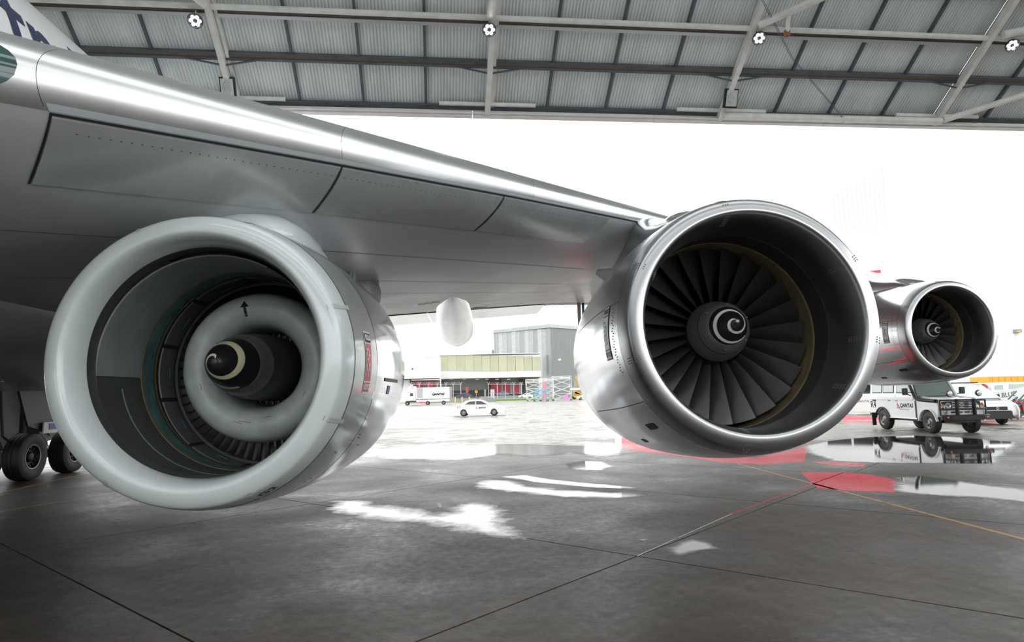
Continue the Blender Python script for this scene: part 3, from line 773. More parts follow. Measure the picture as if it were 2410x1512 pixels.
def badge(parent, mk, y0, a0, side, h, colours, rf=nac_r):
    """upright maker's badge: word panel, double-letter monogram, word panel"""
    top, mid, bot, ink, rim, tcol, bcol = colours
    w = h*.36
    f0 = mk(y0, a0, side, rf, .004); f1 = mk(y0, a0, side, rf, .007); f2 = mk(y0, a0, side, rf, .010)
    b = MB(); patch(b, f0, w, h); b.build('badge_plate', M[rim], parent, recalc=False)
    for cy, hh, c in ((.40, .15, top), (0, .60, mid), (-.40, .15, bot)):
        b = MB(); patch(b, f1, w*.86, h*hh, 6, 0, h*cy); b.build('badge_panel', M[c], parent, recalc=False)
    lettering('badge_lettering', 'ROLLS', h*.115, lambda x, y: f2(x*.86, y+h*.40), M[tcol], parent, bold=.004)
    lettering('badge_lettering', 'ROYCE', h*.115, lambda x, y: f2(x*.80, y-h*.40), M[bcol], parent, bold=.004)
    for ox, oy in ((-.055, .045), (.03, -.045)):
        b = MB(); s = h
        stroke(b, f2, [((ox-.055)*s, (oy-.17)*s), ((ox-.055)*s, (oy+.17)*s)], .022*s)
        stroke(b, f2, [((ox-.075)*s, (oy+.165)*s), ((ox+.01)*s, (oy+.165)*s), ((ox+.05)*s, (oy+.14)*s), ((ox+.06)*s, (oy+.09)*s), ((ox+.045)*s, (oy+.03)*s), ((ox+.0)*s, (oy+.005)*s), ((ox-.05)*s, (oy+.0)*s)], .020*s)
        stroke(b, f2, [((ox+.0)*s, (oy+.0)*s), ((ox+.035)*s, (oy-.08)*s), ((ox+.062)*s, (oy-.17)*s)], .022*s)
        for q in (-.055, .062): stroke(b, f2, [((ox+q-.018)*s, (oy-.17)*s), ((ox+q+.018)*s, (oy-.17)*s)], .014*s)
        b.build('badge_monogram', M[ink], parent, recalc=False)

def spiral_mesh(rfun, a_start, turns, sgn, w0, off=.004, r0=.19, r1=.022):
    """comma-shaped swirl on the spinner; rfun(r) gives y of the cone surface"""
    b = MB(); n = 90; L = []
    for k in range(n+1):
        t = k/n; a = a_start+sgn*2*PI*turns*t
        r = r0*(1-t)**.62+r1*t if t < 1 else r1
        w = w0*(.25+1.1*math.sin(PI*min(1, t*1.02+.05))**.8) if t < .8 else w0*(1.0+.5*(1-t))
        ri, ro = max(.004, r-w/2), r+w/2
        L.append([Vector((q*math.cos(a), rfun(q)-off, q*math.sin(a))) for q in (ri, r, ro)])
    b.loft(L, cap=False, closed=False); return b
SPN = [(0.5, 0.0), (0.503, 0.025), (0.529, 0.05), (0.61, 0.108), (0.703, 0.168), (0.79, 0.218)]
def sp_y(r):
    return lerp_t([(q, y) for y, q in SPN], r)

def blade_mesh():
    b = MB(); secs = []; nr = 9
    for k in range(nr):
        t = k/(nr-1); r = .325+(1.085-.325)*t; ch = .25+.16*t**.8; st = math.radians(14+50*t**.85); th = .030*(1-.72*t)
        ring = []
        pts = [(-.5, 0)]+[(s, 1) for s in (-.38, -.2, 0, .2, .38)]+[(.5, 0)]+[(s, -1) for s in (.38, .2, 0, -.2, -.38)]
        for s, side in pts:
            cam_ = .07*(.25-s*s)*ch*2
            tt = cam_+side*th*(1-(2*s)**2)**.6/2
            ax = s*ch*math.cos(st)-tt*math.sin(st); tg = s*ch*math.sin(st)+tt*math.cos(st)
            sw = .03*math.sin(PI*t)-.05*t        # swept leading edge
            a = tg/r
            ring.append(Vector((r*math.sin(a), 1.38+ax+sw, r*math.cos(a))))
        secs.append(ring)
    b.loft(secs); return b.mesh('fan_blade', M['blade'], smooth=40)
BLADE = blade_mesh()

def spinner(e, swirl, a_start, sgn, turns):
    b = MB(); b.lathe([(0.79, 0.218), (0.796, 0.226), (0.883, 0.272), (0.987, 0.312), (1.092, 0.342), (1.184, 0.357), (1.231, 0.33), (1.231, 0.0)], 64)
    b.build('spinner', M['spin_grey'], e, smooth=35)
    b = MB(); b.lathe(SPN, 64); b.build('spinner_nose', M['spin_black'], e, smooth=60)
    b = MB(); b.lathe([(0.938, 0.297), (0.934, 0.3), (0.948, 0.303), (0.952, 0.3)], 64, closed=True); b.build('spinner_ring', M['spin_ring'], e, smooth=60)
    for j in range(6):
        a = j*PI/3+.4; p = (.262*math.cos(a), .862, .262*math.sin(a))
        bb = MB(); bb.lathe([(-.012, .0), (-.012, .012), (.01, .012)], 10, 'y', p); bb.build('bolt', M['black'], e)
    spiral_mesh(sp_y, a_start, turns, sgn, .022, r0=.205, r1=.024).build('swirl', M[swirl], e, recalc=False)
    b = MB(); b.lathe([(0.493, 0.0), (0.493, 0.016), (0.5, 0.023), (0.507, 0.026)], 20); b.build('spinner_tip', M['spin_ring'], e, smooth=60)

def dense(y0, y1, n): return [y0+(y1-y0)*k/n for k in range(n+1)]
def engine(loc, yaw, tilt, label, core, size=1.0):
    e = empty('jet_engine', Vector(loc)-AIR, 0, plane); e.rotation_euler = (tilt, 0, -yaw); e['label'] = label; e.scale = (size, size, size)
    # inlet lip: bare metal, outer part to .31, inner to the throat
    inn = [(.38*(1-math.cos(a)), 1.149-.083*math.sin(a)) for a in [PI/2*k/14 for k in range(14, 0, -1)]]
    out = [(y, nac_r(y)) for y in NOSE]
    MB().lathe(inn+out, 120).build('inlet_lip', M['lip_metal'], e, smooth=60)
    ye = out[-1][0]
    MB().lathe([(ye, nac_r(ye)-.012), (ye+.008, nac_r(ye)-.012)], 96).build('lip_joint', M['seam'], e)
    MB().lathe([(y, nac_r(y)) for y in dense(ye+.006, 2.98, 26)]+[(2.98, nac_r(2.98)-.05)], 120).build('fan_cowl', M['polished'], e, smooth=40)
    MB().lathe([(2.99, nac_r(2.99)-.05)]+[(y, nac_r(y)) for y in dense(2.99, 6.0, 24)]+[(6.0, .74), (5.6, .72), (5.6, .4)], 96).build('rear_cowl', M['polished'], e, smooth=40)
    MB().lathe([(5.2, .42), (6.4, .36), (7.0, .05), (7.02, 0)], 48).build('exhaust_cone', M['gear'], e, smooth=40)
    # duct, joint ring, liner, rub strip, fan case
    MB().lathe([(.38, 1.066), (.55, 1.070), (.66, 1.074)], 96).build('inlet_throat', M['lip_metal'], e, smooth=40)
    MB().lathe([(.66, 1.074), (.67, 1.068), (.70, 1.068), (.705, 1.078), (.9, 1.084), (1.04, 1.088)], 96).build('acoustic_duct', M['duct'], e, smooth=40)
    MB().lathe([(1.04, 1.088), (1.05, 1.083), (1.10, 1.085), (1.12, 1.092), (1.55, 1.096)], 96).build('rub_strip', M['tan'], e, smooth=40)
    MB().lathe([(1.55, 1.096), (2.0, 1.10), (2.5, 1.06)], 96).build('fan_case', M['duct_dark'], e, smooth=40)
    MB().lathe([(2.5, 1.06), (2.5, .3), (1.8, .33), (1.2, .34)], 64).build('core_wall', M['duct_dark'], e, smooth=40)
    sp_loc = .0
    for k in range(24):
        link('fan_blade', BLADE, e, (0, 0, 0), (0, 2*PI*k/24+.06, 0))
    for k in range(30):
        o = link('stator_vane', VANE, e, (0, 0, 0), (0, 2*PI*k/30, 0))
    spinner(e, 'swirl_white', math.radians(-35), -1, 1.55)
    tb_ = Matrix.Translation((0, 1.18, .05)) @ Matrix.Rotation(core, 4, 'X') @ Matrix.Translation((0, -1.18, 0))
    for o in [q for q in bpy.data.objects if q.parent == e and q.name.split('.')[0] in ('fan_blade', 'spinner', 'spinner_nose', 'spinner_ring', 'bolt', 'swirl', 'spinner_tip')]:
        o.matrix_basis = tb_ @ o.matrix_basis
    badge(e, on_nac, .74, PI, -1, .60, ('decal_white', 'decal_white', 'decal_white', 'navy', 'seam', 'black', 'black'))
    # drain slots, rivet patches, access panels
    for y0, a0, w, h, m in ((.78, math.radians(228), .30, .085, 'black'), (1.9, math.radians(238), .22, .07, 'black')):
        b = MB(); patch(b, on_nac(y0, a0, -1), w, h); b.build('drain_slot', M[m], e, recalc=False)
    rp = MB()
    for base in (30, 100, 152, 196, 262, 322, 350):
        for r_ in range(3):
            for c_ in range(6):
                a = math.radians(base)+(r_-1)*.02; y = .02+c_*.035; rr = nac_r(y)+.001
                q = Vector((rr*math.cos(a), y-.001, rr*math.sin(a))); rp.box(q, (.009, .009, .009))
                y2 = .05+c_*.04; r2 = 1.149-.083*math.sqrt(max(0, 1-(1-y2/.38)**2)); q = Vector((r2*math.cos(a), y2, r2*math.sin(a))); rp.box(q, (.009, .009, .009))
    for k in range(34):
        a = math.radians(160+k*1.2); y = .47+.02*(k % 3); rr = nac_r(y)+.001; rp.box((rr*math.cos(a), y, rr*math.sin(a)), (.010, .010, .010))
    tag(rp.build('rivet_row', M['seam'], e), kind='stuff')
    # side strake
    b = MB(); a = math.radians(140); r0 = nac_r(1.6)
    u = Vector((math.cos(a), 0, math.sin(a)))
    b.prism([(1.5, r0-.02), (2.3, r0-.02), (2.3, r0+.16), (2.1, r0+.17)], lambda y, r: u*r+Vector((0, y, .012)), lambda y, r: u*r+Vector((0, y, -.012)))
    b.build('nacelle_strake', M['gear_white'], e)
    # joint lines on the cowl
    for a in (math.radians(168), math.radians(12), math.radians(215)):
        b = MB(); b.loft([[Vector(((nac_r(y)+.002)*math.cos(a+q), y, (nac_r(y)+.002)*math.sin(a+q))) for q in (-.003, .003)] for y in dense(.34, 2.97, 14)], cap=False, closed=False)
        b.build('cowl_joint', M['seam'], e, recalc=False)
    # pylon: from over the nacelle back into the wing
    secs = []
    PY = ((.95, 1.36, 1.28, .06), (1.15, 1.50, 1.2, .26), (1.5, 1.63, 1.15, .40), (2.1, 1.72, 1.1, .44), (2.8, 1.84, 1.1, .42), (3.4, 2.04, 1.1, .38), (4.1, 2.26, 1.05, .36), (5.5, 2.42, .85, .36), (7.0, 2.3, .80, .34), (8.5, 2.1, 1.05, .26), (10.0, 2.0, 1.45, .12), (10.6, 1.9, 1.65, .03))
    for y in dense(.95, 10.6, 60):
        zt, zb, hw = [lerp_s([(q[0], q[i]) for q in PY], y) for i in (1, 2, 3)]
        zc, hz = (zt+zb)/2, (zt-zb)/2
        secs.append([Vector((hw*abs(math.cos(t))**.6*(1 if math.cos(t) > 0 else -1), y, zc+hz*abs(math.sin(t))**.6*(1 if math.sin(t) > 0 else -1))) for t in [2*PI*j/28 for j in range(28)]])
    b = MB().loft(secs); b.v = [(v[0], v[1], v[2]-math.tan(tilt)*max(0, v[1]-2)) for v in b.v]
    b.build('pylon', M['polished'], e, smooth=50)
    return e
vb = MB(); vsec = []
for r in (.34, .7, 1.09):
    vsec.append([Vector((x, y, r)) for x, y in ((0, 1.95), (.012, 2.05), (.03, 2.2), (.04, 2.3), (.028, 2.3), (.016, 2.2), (-.004, 2.05))])
vb.loft(vsec); VANE = vb.mesh('stator_vane', M['vane'], smooth=40)
engine((2.95, 6.53, 2.615), .042, -.04, 'polished chrome inboard jet engine with a dark wide-blade fan and white spinner swirl', -.03, 1.022)
engine((12.70, 16.42, 3.348), .0, 0.0, 'smaller-looking polished outboard jet engine far out on the wing', -.03)

# ------------------------------------------------------------------ landing gear at the left, under the belly
tire_me = MB().lathe([(-.20, .30), (-.22, .40), (-.235, .52), (-.20, .59), (-.12, .615), (-.06, .617), (-.055, .605), (-.045, .605), (-.04, .62), (.04, .62), (.045, .605), (.055, .605), (.06, .617), (.12, .615), (.20, .59), (.235, .52), (.22, .40), (.20, .30)], 48, 'x').mesh('gear_tyre', M['tyre_black'], smooth=40)
hubp = [(.19, .30), (.205, .285), (.17, .27), (.10, .25), (.09, .14), (.15, .12), (.17, .09), (.17, 0)]
hub_me = MB().lathe(hubp, 36, 'x').mesh('wheel_hub', M['hub_dark'], smooth=40)
rimring = MB().lathe([(.20, .285), (.212, .30), (.212, .318), (.20, .325)], 36, 'x').mesh('rim_ring', M['rim'], smooth=40)
lug_me = MB(); 
for k in range(12):
    a = 2*PI*k/12; lug_me.box((.12, .225*math.cos(a), .225*math.sin(a)), (.05, .05, .05))
lug_me = lug_me.mesh('wheel_lug', M['hub_dark'])
GL = Vector((-11.0, 19.3, 0))-AIR
gear = empty('landing_gear', GL, 0, plane)
for x in (-.52, -1.62):
    for y in (-.93, .95):
        link('gear_tyre', tire_me, gear, (x, y, .61)); link('wheel_hub', hub_me, gear, (x, y, .61)); link('rim_ring', rimring, gear, (x, y, .61)); link('wheel_lug', lug_me, gear, (x, y, .61))
MB().tube([(-1.07, -1.1, .62), (-1.07, 1.1, .62)], .17, 14).build('bogie_beam', M['gear'], gear, smooth=40)
for y in (-.93, .95): MB().tube([(-1.8, y, .61), (-.4, y, .61)], .10, 12).build('axle', M['gear'], gear, smooth=40)
MB().tube([(-1.07, 0, .6), (-1.0, -.1, 2.9)], .20, 16).build('shock_strut', M['gear'], gear, smooth=40)
MB().tube([(-1.0, -.1, 2.6), (-.95, -1.6, 2.9)], .09, 10).build('drag_brace', M['gear_white'], gear, smooth=40)
MB().bar((-.75, -.25, 1.1), (-.72, -.45, 2.6), .06, .30).build('torque_link', M['gear'], gear)
b = MB(); b.prism([(-1.5, 2.7), (.3, 2.7), (.55, 2.1), (2.2, 1.15), (2.3, .95), (.6, 1.15), (-.3, 1.25), (-.9, 1.4)], lambda y, z: Vector((-.50, y, z)), lambda y, z: Vector((-.56, y, z))); b.build('gear_door', M['gear'], gear)
b = MB(); b.prism([(1.2, 2.75), (5.0, 2.75), (5.0, 1.1), (2.4, 1.0)], lambda y, z: Vector((-1.9, y, z)), lambda y, z: Vector((-1.96, y, z))); b.build('gear_door', M['gear_door'], gear)
b = MB(); b.box((-.42, -.1, 1.33), (.04, .62, .30)); b.build('gear_placard', M['decal_white'], gear, bevel=.01)
b = MB(); b.box((-.395, -.02, 1.36), (.02, .34, .17)); b.build('placard_mark', M['blue'], gear)
b = MB(); b.prism([(-6, 2.9), (6.5, 2.9), (5.5, 1.2), (2.6, .75), (-3, .75), (-5.5, 1.3)], lambda y, z: Vector((-2.3, y, z)), lambda y, z: Vector((-2.4, y, z))); b.build('gear_gap_screen', M['gear_door'], gear)  # dark sheet added behind the gear to close off the bright gap
MB().tube([(-.6, -1.9, 2.6), (-.6, -1.7, 1.2), (-.6, -1.2, .9)], .035, 8).build('hydraulic_hose', M['black'], gear, smooth=40)

# ------------------------------------------------------------------ the spare engine pod slung inboard, fan blades removed
PODL = (-2.40, 5.97, 2.305)
pod = thing('spare_engine_pod', 'pale grey engine pod without fan blades, its white core ring and black spinner showing', 'engine', PODL, -.025)
def pod_r(y): return nac_r(y, 1.149, 1.09)
YS = .34
inn = [(.30*(1-math.cos(a)), 1.149-.085*math.sin(a)) for a in [PI/2*k/14 for k in range(14, 0, -1)]]
out = [(y, pod_r(y)) for y in NOSE+[YS]]
MB().lathe(inn+out, 128).build('inlet_lip', M['pod_white'], pod, smooth=60)
MB().lathe([(YS-.008, pod_r(YS-.008)+.0015), (YS+.016, pod_r(YS+.016)+.0015)], 128).build('lip_joint', M['seam'], pod, smooth=40)
MB().lathe([(YS+.012, pod_r(YS)-.02)]+[(y, pod_r(y)) for y in dense(YS+.012, 1.15, 14)], 128).build('fan_cowl', M['pod_cowl'], pod, smooth=40)
MB().lathe([(1.150, pod_r(1.15)+.0015), (1.160, pod_r(1.16)+.0015)], 128).build('cowl_joint', M['seam'], pod)
MB().lathe([(y, pod_r(y)) for y in dense(1.16, 3.2, 18)]+[(3.2, pod_r(3.2)-.04)], 128).build('rear_cowl', M['pod_cowl2'], pod, smooth=40)
MB().lathe([(3.21, pod_r(3.2)-.04)]+[(y, pod_r(y)) for y in dense(3.21, 5.8, 20)]+[(5.8, .80), (5.4, .78)], 96).build('nozzle_cowl', M['pod_cowl2'], pod, smooth=40)
# inside: liner, rings, case panels
MB().lathe([(.30, 1.064), (.40, 1.060), (.42, 1.05)], 96).build('throat_band', M['duct'], pod, smooth=40)
def sector(name, m, y0, y1, r, a0, a1, th=.012, n=None):
    n = n or max(6, int(abs(a1-a0)/6))
    b = MB(); b.lathe([(y0, r), (y0+.008, r-th), (y1-.008, r-th), (y1, r)], n, 'y', a0=math.radians(a0), a1=math.radians(a1))
    return b.build(name, m, pod, smooth=30)
MB().lathe([(.34, 1.045), (1.2, 1.045)], 96).build('duct_shell', M['duct_dark'], pod, smooth=40)
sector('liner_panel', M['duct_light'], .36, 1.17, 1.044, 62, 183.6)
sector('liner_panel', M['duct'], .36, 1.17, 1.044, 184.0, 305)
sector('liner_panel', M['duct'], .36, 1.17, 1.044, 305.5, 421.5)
MB().lathe([(.78, 1.031), (.785, 1.028), (.80, 1.028), (.805, 1.031)], 60, a0=math.radians(190), a1=math.radians(330)).build('liner_weld', M['duct_light'], pod)
MB().lathe([(1.175, 1.05), (1.18, 1.028), (1.205, 1.026)], 96).build('ring_edge', M['olive'], pod, smooth=40)
MB().lathe([(1.205, 1.03), (1.44, 1.03)], 96).build('abradable_ring', M['teal'], pod, smooth=40)
MB().lathe([(1.44, 1.024), (1.48, 1.022), (1.485, 1.05)], 96).build('ring_edge', M['olive'], pod, smooth=40)
MB().lathe([(1.485, 1.055), (2.6, 1.06), (3.4, 1.0)], 96).build('case_shell', M['duct_dark'], pod, smooth=40)
for k in range(11):
    sector('case_panel', M['case_panel'], 1.60, 1.95, 1.055, k*360/11+1.2, (k+1)*360/11-1.2)
    a = math.radians((k+.5)*360/11); c = Vector((1.036*math.cos(a), 1.84, 1.036*math.sin(a)))
    t = Vector((-math.sin(a), 0, math.cos(a)))
    MB().bar(c-t*.07, c+t*.07, .012, .008, (math.cos(a), 0, math.sin(a))).build('case_mark', M['teal'], pod)
lettering('case_lettering', 'CAST SPLITS', .06, on_nac(1.53, math.radians(186), 1, lambda y: 1.046, 0), M['tape'], pod) if False else None
MB().lathe([(1.98, 1.05), (1.985, 1.02), (2.06, 1.02), (2.065, 1.05)], 96).build('vane_ring', M['duct_dark'], pod, smooth=40)
vb = MB(); vsec = []
for r in (.80, .93, 1.05):
    tw = (r-.9)*.25
    vsec.append([Vector((x+tw*(y-2.2)*.4, y, r)) for x, y in ((0, 2.08), (.014, 2.12), (.03, 2.22), (.035, 2.34), (.022, 2.34), (.014, 2.22), (-.004, 2.12))])
vb.loft(vsec); PV = vb.mesh('guide_vane', M['guide'], smooth=40)
for k in range(62): link('guide_vane', PV, pod, (0, 0, 0), (0, 2*PI*k/62, 0))
MB().lathe([(2.3, .84), (2.9, .80), (3.6, .80), (3.6, .2)], 64).build('core_wall', M['duct'], pod, smooth=40)
# core inlet ring and long spinner
TOR = [(2.45, .80), (2.2, .845), (2.0, .862), (1.86, .852), (1.75, .815), (1.68, .755), (1.655, .68), (1.665, .60), (1.71, .535), (1.79, .488), (1.9, .462), (2.05, .452), (2.3, .452)]
MB().lathe(TOR, 96).build('core_inlet_ring', M['torus'], pod, smooth=70)
MB().lathe([(2.3, .452), (2.31, .43), (2.5, .43), (2.5, .2)], 64).build('core_throat', M['duct'], pod, smooth=40)
for k in range(40):
    a = 2*PI*k/40; MB_ = None
vb = MB(); vb.box((0, 2.36, .415), (.012, .07, .05)); CT = vb.mesh('core_tab', M['vane'])
for k in range(36): link('core_tab', CT, pod, (0, 0, 0), (0, 2*PI*k/36, 0))
PS = [(.45, .0), (.455, .03), (.485, .062), (.55, .115), (.66, .175), (.80, .228), (.95, .268)]
MB().lathe(PS, 64).build('spinner_nose', M['spin_black'], pod, smooth=60)
MB().lathe([(.95, .268), (.955, .274), (1.05, .298), (1.2, .328)], 64).build('spinner', M['spin_grey'], pod, smooth=50)
MB().lathe([(1.2, .328), (1.205, .332), (1.215, .332), (1.22, .330), (1.5, .362), (1.9, .385), (2.5, .39)], 64).build('spinner_base', M['duct'], pod, smooth=40)
for j in range(6):
    a = j*PI/3+.2; bb = MB(); bb.lathe([(-.012, 0), (-.012, .013), (.012, .013)], 10, 'y', (.288*math.cos(a), 1.02, .288*math.sin(a))); bb.build('bolt', M['black'], pod)
def ps_y(r): return lerp_t([(q, y) for y, q in PS], r)
spiral_mesh(ps_y, math.radians(-70), 1.6, -1, .028, .004, .25, .03).build('swirl', M['swirl_cream'], pod, recalc=False)
MB().lathe([(.444, 0), (.446, .022), (.452, .032), (.46, .036)], 20).build('spinner_tip', M['gear'], pod, smooth=60)
# arrow stencil on the core ring
def tor_fn(a0, off=.004):
    # arc length outward along the ring's front profile
    front = [TOR[8], TOR[7], TOR[6], TOR[5], TOR[4], TOR[3]]; s = [0]
    for p, q in zip(front, front[1:]): s.append(s[-1]+math.hypot(q[0]-p[0], q[1]-p[1]))
    def f(x, y):
        yy = lerp_t([(d, p[0]) for d, p in zip(s, front)], y); r = lerp_t([(d, p[1]) for d, p in zip(s, front)], y)
        a = a0-x/r; return Vector((r*math.cos(a), yy-off, r*math.sin(a)))
    return f
ar = MB(); f = tor_fn(math.radians(100), .008)
stroke(ar, f, [(0, .05), (0, .12), (0, .19)], .030)
ar.add([f(-.045, .165), f(.045, .165), f(0, .245)], [(0, 1, 2)])
ar.build('arrow_stencil', M['black'], pod, recalc=False)
# scuffs on the ring
for a, r_, l in ((262, .10, .14), (255, .12, .10), (285, .06, .08), (200, .10, .07), (330, .12, .06)):
    sc_ = MB(); f = tor_fn(math.radians(a), .007); stroke(sc_, f, [(-l/2, r_), (0, r_-.008), (l/2, r_-.002)], .005); sc_.build('scuff_mark', M['rust'], pod, recalc=False)
# tape strips across the lip joint
for a, y0, y1 in ((20.5, .02, .40), (-25.5, .03, .42), (-67, .04, .34), (72, .10, .40), (114, .03, .2), (236, .02, .12)):
    b = MB(); fn = on_nac(0, math.radians(a), 1, pod_r, .006)
    b.grid(lambda u, v: fn(y0+(y1-y0)*u, (v-.5)*.045), 8, 1); b.build('tape_strip', M['tape'], pod, recalc=False)
fn = on_nac(.0, math.radians(-62.5), 1, pod_r, .006)
lettering('lip_lettering', 'G2', .14, lambda x, y: fn(.20-y, x), M['black'], pod, fat=.003)
badge(pod, on_nac, .78, math.radians(-1), 1, .62, ('black', 'red', 'red', 'decal_white', 'decal_white', 'decal_white', 'decal_white'), pod_r)
b = MB(); patch(b, on_nac(2.1, math.radians(-7), 1, pod_r, .006), 1.0, .04); b.build('vent_slot', M['black'], pod, recalc=False)
b = MB(); patch(b, on_nac(1.95, math.radians(-11.5), 1, pod_r, .006), .16, .10); b.build('blue_sticker', M['blue'], pod, recalc=False)
for y0, a, w in ((1.3, -32, .10), (1.34, -33.5, .10), (1.6, -38, .12), (.8, -40, .06), (.9, -55, .08), (.85, -57, .06)):
    b = MB(); patch(b, on_nac(y0, math.radians(a), 1, pod_r, .006), w, .010); b.build('scratch', M['seam'], pod, recalc=False)
# short white mounting strut on top
secs = []
for y, zt, zb, hw in ((.62, 1.36, 1.20, .12), (.75, 1.50, 1.15, .30), (1.0, 1.60, 1.1, .42), (1.5, 1.66, 1.1, .46), (2.4, 1.66, 1.1, .44), (3.4, 1.5, 1.1, .36), (4.4, 1.3, 1.0, .2)):
    zc, hz = (zt+zb)/2, (zt-zb)/2
    secs.append([Vector((.10+1.15*hw*math.cos(t), y, zc+hz*abs(math.sin(t))**.8*(1 if math.sin(t) > 0 else -1))) for t in [2*PI*j/28 for j in range(28)]])
MB().loft(secs).build('mounting_fairing', M['pod_white'], pod, smooth=60)
MB().tube([(.42, 2.0, 1.2), (.46, 2.05, 1.75)], .17, 24).build('mounting_post', M['pod_white'], pod, smooth=40)
MB().tube([(0, 1.7, 1.3), (0, 1.7, 1.9)], .2, 20).build('mounting_post', M['pod_white'], pod, smooth=40)
b = MB(); b.bar((.62, 3.3, 1.15), (.66, 3.4, 1.62), .20, .05); b.bar((.78, 3.3, 1.1), (.76, 3.4, 1.62), .03); b.build('rear_bracket', M['gear_white'], pod)
MB().lathe([(0, .0), (.02, .18), (.10, .30), (.5, .36)], 24, 'y', (.62, 3.9, 1.22)).build('rear_fairing', M['gear_white'], pod, smooth=50)

for o in [q for q in bpy.data.objects if q.parent == pod and q.name.split('.')[0] in ('liner_panel', 'duct_shell', 'liner_weld', 'ring_edge', 'abradable_ring', 'case_shell', 'case_panel', 'case_mark', 'vane_ring', 'guide_vane')]:
    o.location = (0, .07, -.045); o.scale = (1.02, 1, 1.02)
for o in [q for q in bpy.data.objects if q.parent == pod and q.name.split('.')[0] in ('core_inlet_ring', 'core_throat', 'core_tab', 'arrow_stencil', 'scuff_mark')]:
    o.location = (0, -.06, 0)
for o in [q for q in bpy.data.objects if q.parent == pod and q.name.split('.')[0] in ('spinner', 'spinner_nose', 'spinner_base', 'bolt', 'swirl', 'spinner_tip')]:
    o.location = (0, .04, 0)

# ------------------------------------------------------------------ vehicles (local frame: +x forward, +y left, origin on the ground)
def wheel_set(t, spots, r, w, rim='rim', hubs=True):
    tm = MB().lathe([(-w/2, r*.60), (-w/2, r*.86), (-w*.36, r*.985), (-w*.15, r), (w*.15, r), (w*.36, r*.985), (w/2, r*.86), (w/2, r*.60)], 32, 'y').mesh('tyre', M['rubber'], smooth=40)
    rm = MB().lathe([(-w/2+.005, r*.61), (-w/2-.01, r*.58), (-w/2+.02, r*.52), (-w/2+.06, r*.40), (-w/2+.03, r*.22), (-w/2, r*.16), (-w/2, 0)], 28, 'y')
    rm.lathe([(w/2-.005, r*.61), (w/2+.01, r*.58), (w/2-.02, r*.52), (w/2-.06, r*.40), (w/2-.03, r*.22), (w/2, r*.16), (w/2, 0)], 28, 'y')
    rm = rm.mesh('wheel_rim', M[rim], smooth=40)
    hm = MB()
    for s in (-1, 1):
        for k in range(8):
            a = 2*PI*k/8; hm.box((r*.42*math.cos(a), s*(w/2-.035), r*.42*math.sin(a)), (r*.10, .03, r*.10))
    hm = hm.mesh('rim_hole', M['black'])
    for x, y in spots:
        o = link('tyre', tm, t, (x, y, r)); link('wheel_rim', rm, o); link('rim_hole', hm, o)
def plate(name, pts, m, t, off=.012):
    """thin raised pane on a face"""
    p = [Vector(q) for q in pts]; n = (p[1]-p[0]).cross(p[-1]-p[0]).normalized()
    b = MB(); k = len(p); b.add([q-n*off for q in p]+[q+n*off for q in p], [tuple(range(k-1, -1, -1)), tuple(range(k, 2*k))]+[(i, (i+1) % k, k+(i+1) % k, k+i) for i in range(k)])
    return b.build(name, m, t)
def arch(xc, r, zb, n=8):
    """front-to-rear points of a wheel arch"""
    return [(xc+r*math.cos(a), max(zb, .36+r*math.sin(a))) for a in [PI*k/n for k in range(n+1)]]
def body(name, poly, hw, m, t, bevel=.03, taper=None):
    b = MB()
    def f(s):
        def g_(x, z):
            w = hw if taper is None else hw-(taper*max(0, z-poly_z0))
            return Vector((x, s*w, z))
        return g_
    poly_z0 = min(z for x, z in poly)
    b.prism(poly, f(-1), f(1)); return b.build(name, m, t, smooth=35, bevel=bevel)
def tail_logo(t, fn, s):
    """red tail-fin triangle with a white sweep"""
    b = MB(); b.add([fn(-.5*s, -.5*s), fn(.55*s, -.5*s), fn(-.5*s, .55*s)], [(0, 1, 2)]); b.build('tail_emblem', M['red'], t, recalc=False)
    b = MB(); f2 = lambda x, y: fn(x, y)+(fn(0, 0)-fn(0, 0))
    stroke(b, lambda x, y: fn(x, y)+EPS[0], [(-.48*s, -.05*s), (-.25*s, -.2*s), (.0, -.28*s), (.2*s, -.45*s)], .10*s); b.build('emblem_sweep', M['decal_white'], t, recalc=False)
EPS = [Vector((0, -.004, 0))]

# --- the white off-road wagon
h = Vector((-.07, -.998, 0)).normalized(); rt = Vector((h.y, -h.x, 0))
P0 = Vector((18.16, 25.15, 0)); ctr = P0-h*1.49*1.08-rt*.74*1.08
T = thing('off_road_wagon', 'white long off-road wagon with black bull bar and snorkel, parked under the far engine', 'off-road vehicle', ctr, math.atan2(h.y, h.x))
T.scale = (1.08, 1.08, 1.08)
low = [(-2.40, .66), (-2.40, 1.28), (.72, 1.28), (.74, 1.14), (2.02, 1.08), (2.08, .98), (2.06, .78)] + arch(1.49, .52, .60)[:] + [(.88, .52), (-.92, .52)] + arch(-1.49, .52, .60) + [(-2.1, .66)]
body('lower_body', low, .83, M['car_white'], T, .025)
body('bonnet', [(.70, 1.10), (.70, 1.30), (.9, 1.31), (1.9, 1.245), (2.06, 1.20), (2.10, .80), (2.0, .72)], .62, M['car_white'], T, .03)
cab = [(-2.38, 1.26), (-2.30, 2.02), (-2.2, 2.08), (.22, 2.08), (.34, 2.02), (.74, 1.27)]
body('cabin', cab, .82, M['car_white'], T, .03, .10)
body('roof_gutter', [(-2.32, 2.0), (-2.32, 2.03), (.30, 2.03), (.32, 2.0)], .765, M['gear_white'], T, .0)
def sidepane(name, x0, x1, z0, z1, m=M['glass_painted_light'], t=T, hw=.82, tp=.10, zb=1.26, off=.016, sl=0.0, s=-1):
    f = lambda x, z: Vector((x, s*(hw-tp*(z-zb)+off-.006), z))
    return plate(name, [f(x0, z0), f(x1, z0), f(x1-sl, z1), f(x0, z1)], m, t, .006)
